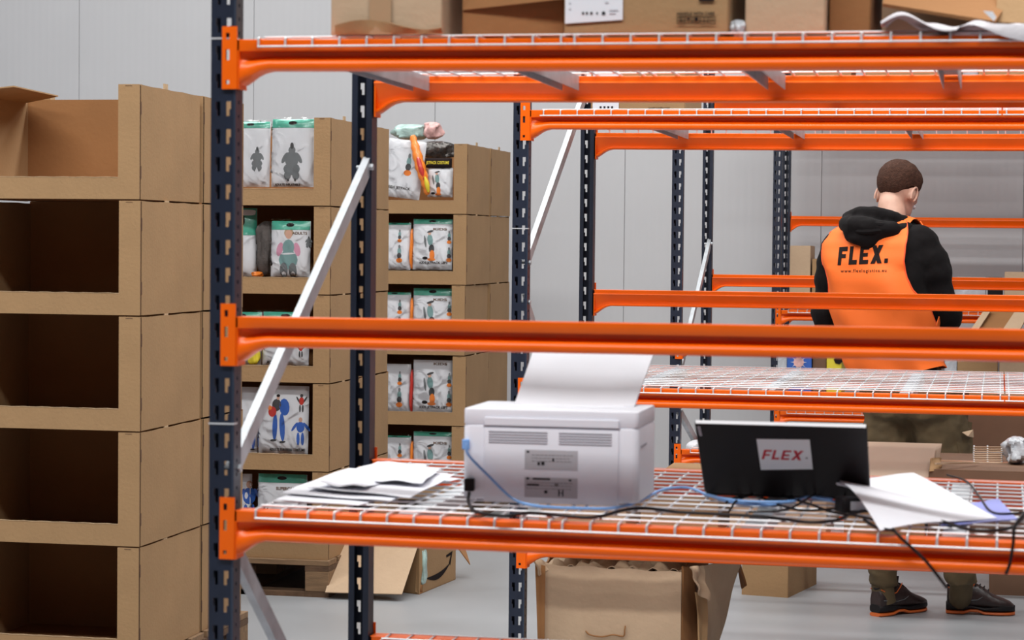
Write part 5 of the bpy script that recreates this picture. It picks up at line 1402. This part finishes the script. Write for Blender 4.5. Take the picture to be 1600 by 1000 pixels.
# ---- shoes
def shoe(heel, yaw, L, ank):
    """heel point on the floor, pointing along yaw"""
    t = bpy.data.objects.new('shoe', None)
    Rz = Matrix.Rotation(yaw, 3, 'Z')
    def W_(x, y, z): return heel+Rz @ Vector((x*L, y, z))
    # outline half widths along the length
    OW = [(0.0, 0.026), (0.05, 0.036), (0.2, 0.039), (0.4, 0.037), (0.6, 0.045), (0.78, 0.050), (0.9, 0.042), (0.97, 0.026), (1.0, 0.010)]
    def ring(x, z0, z1, k=1.0, n=16, top=0.55):
        w_ = interp(OW, x)[0]*k; r = []
        for j in range(n):
            a = 2*PI*j/n; c_, s_ = math.cos(a), math.sin(a)
            yy = math.copysign(abs(c_)**0.6, c_)*w_*(1 if s_ < 0 else 1-(1-top)*abs(s_)**1.5)
            zz = lerp(z0, z1, (math.copysign(abs(s_)**0.6, s_)+1)/2)
            r.append(W_(x, yy, zz))
        return r
    xs = [0.0, 0.03, 0.08, 0.16, 0.25, 0.35, 0.45, 0.55, 0.65, 0.75, 0.85, 0.93, 0.98, 1.0]
    up = MB(); TH_ = [(0, 0.100), (0.05, 0.112), (0.16, 0.104), (0.3, 0.108), (0.42, 0.122), (0.52, 0.108), (0.65, 0.084), (0.8, 0.066), (0.9, 0.058), (0.97, 0.045), (1.0, 0.034)]
    up.loft([ring(min(0.985, max(0.012, x)), 0.026, interp(TH_, x)[0], 0.97) for x in xs], 'shoe')
    u = up.build('shoe', person, 'shoe')
    arch = lambda x: 0.012*math.exp(-((x-0.40)/0.09)**2)
    so = MB(); so.loft([ring(x, arch(x), 0.015+arch(x), 1.0, top=1) for x in xs], 'sole_orange'); so.build('sole', u, 'sole_orange')
    md = MB(); md.loft([ring(x, 0.0145+arch(x), 0.036+0.010*math.exp(-(x/0.3)**2)+0.006*math.sin(x*9), 1.03, top=1) for x in xs], 'shoe_black'); md.build('midsole', u, 'shoe_black')
    co = MB()
    P = [W_(lerp(0.02, 0.40, k/12), 0, 0) for k in range(13)]
    loop = []
    for k in range(25):
        a = 2*PI*k/24; x = 0.20+0.185*math.cos(a); y = 0.031*math.sin(a)
        loop.append(W_(x, y, interp(TH_, x)[0]+0.004-(0.012*math.sin(PI*(x-0.015)/0.37))))
    co.tube(loop, 0.0055, 'shoe_black', 8); co.build('collar', u, 'shoe_black')
    for s in (-1, 1):
        tb = MB(); tb.tube([W_(x, s*(interp(OW, x)[0]*0.86+0.002), z) for x, z in ((0.02, 0.106), (0.10, 0.094), (0.20, 0.086), (0.30, 0.090), (0.37, 0.108), (0.41, 0.125))], 0.0022, 'sole_orange', 6)
        tb.build('orange_piping', u, 'sole_orange')
        st = MB(); st.tube([W_(x, s*(interp(OW, x)[0]*0.955+0.001), z) for x, z in ((0.05, 0.064), (0.18, 0.060), (0.32, 0.056), (0.45, 0.060), (0.52, 0.072))], 0.0012, 'greyp', 5); st.build('seam', u, 'greyp')
    tg = MB(); tg.slab(W_(0.36, -0.022, 0.095), W_(0.36, 0.022, 0.095), W_(0.40, 0.02, 0.150), W_(0.40, -0.02, 0.150), 0.006, 'shoe'); tg.build('tongue', u, 'shoe')
    for k in range(4):
        x = 0.42+0.06*k; z = interp(TH_, x)[0]+0.003
        la = MB(); la.tube([W_(x, -0.024, z-0.010), W_(x+0.015, 0, z+0.001), W_(x, 0.024, z-0.010)], 0.0024, 'shoe_black', 6); la.build('lace', u, 'shoe_black')
    sk = MB(); sk.tube([W_(0.20, 0, 0.05), W_(0.20, 0, 0.05).lerp(ank, 0.6), ank+Vector((0, 0, 0.05))], 0.045, 'trouser', 14); sk.build('sock', u, 'greyd')
    return u
hR = atz(1476, 960, 0); hR.y += 0.045; hR.x += 0.004; 
shoe(hR, 0.06, (X(1590)-X(1476))*0.97, ANR)
hL = atz(1366, 965, 0); hL.y += 0.03
shoe(hL, 0.88, 0.285, ANL)
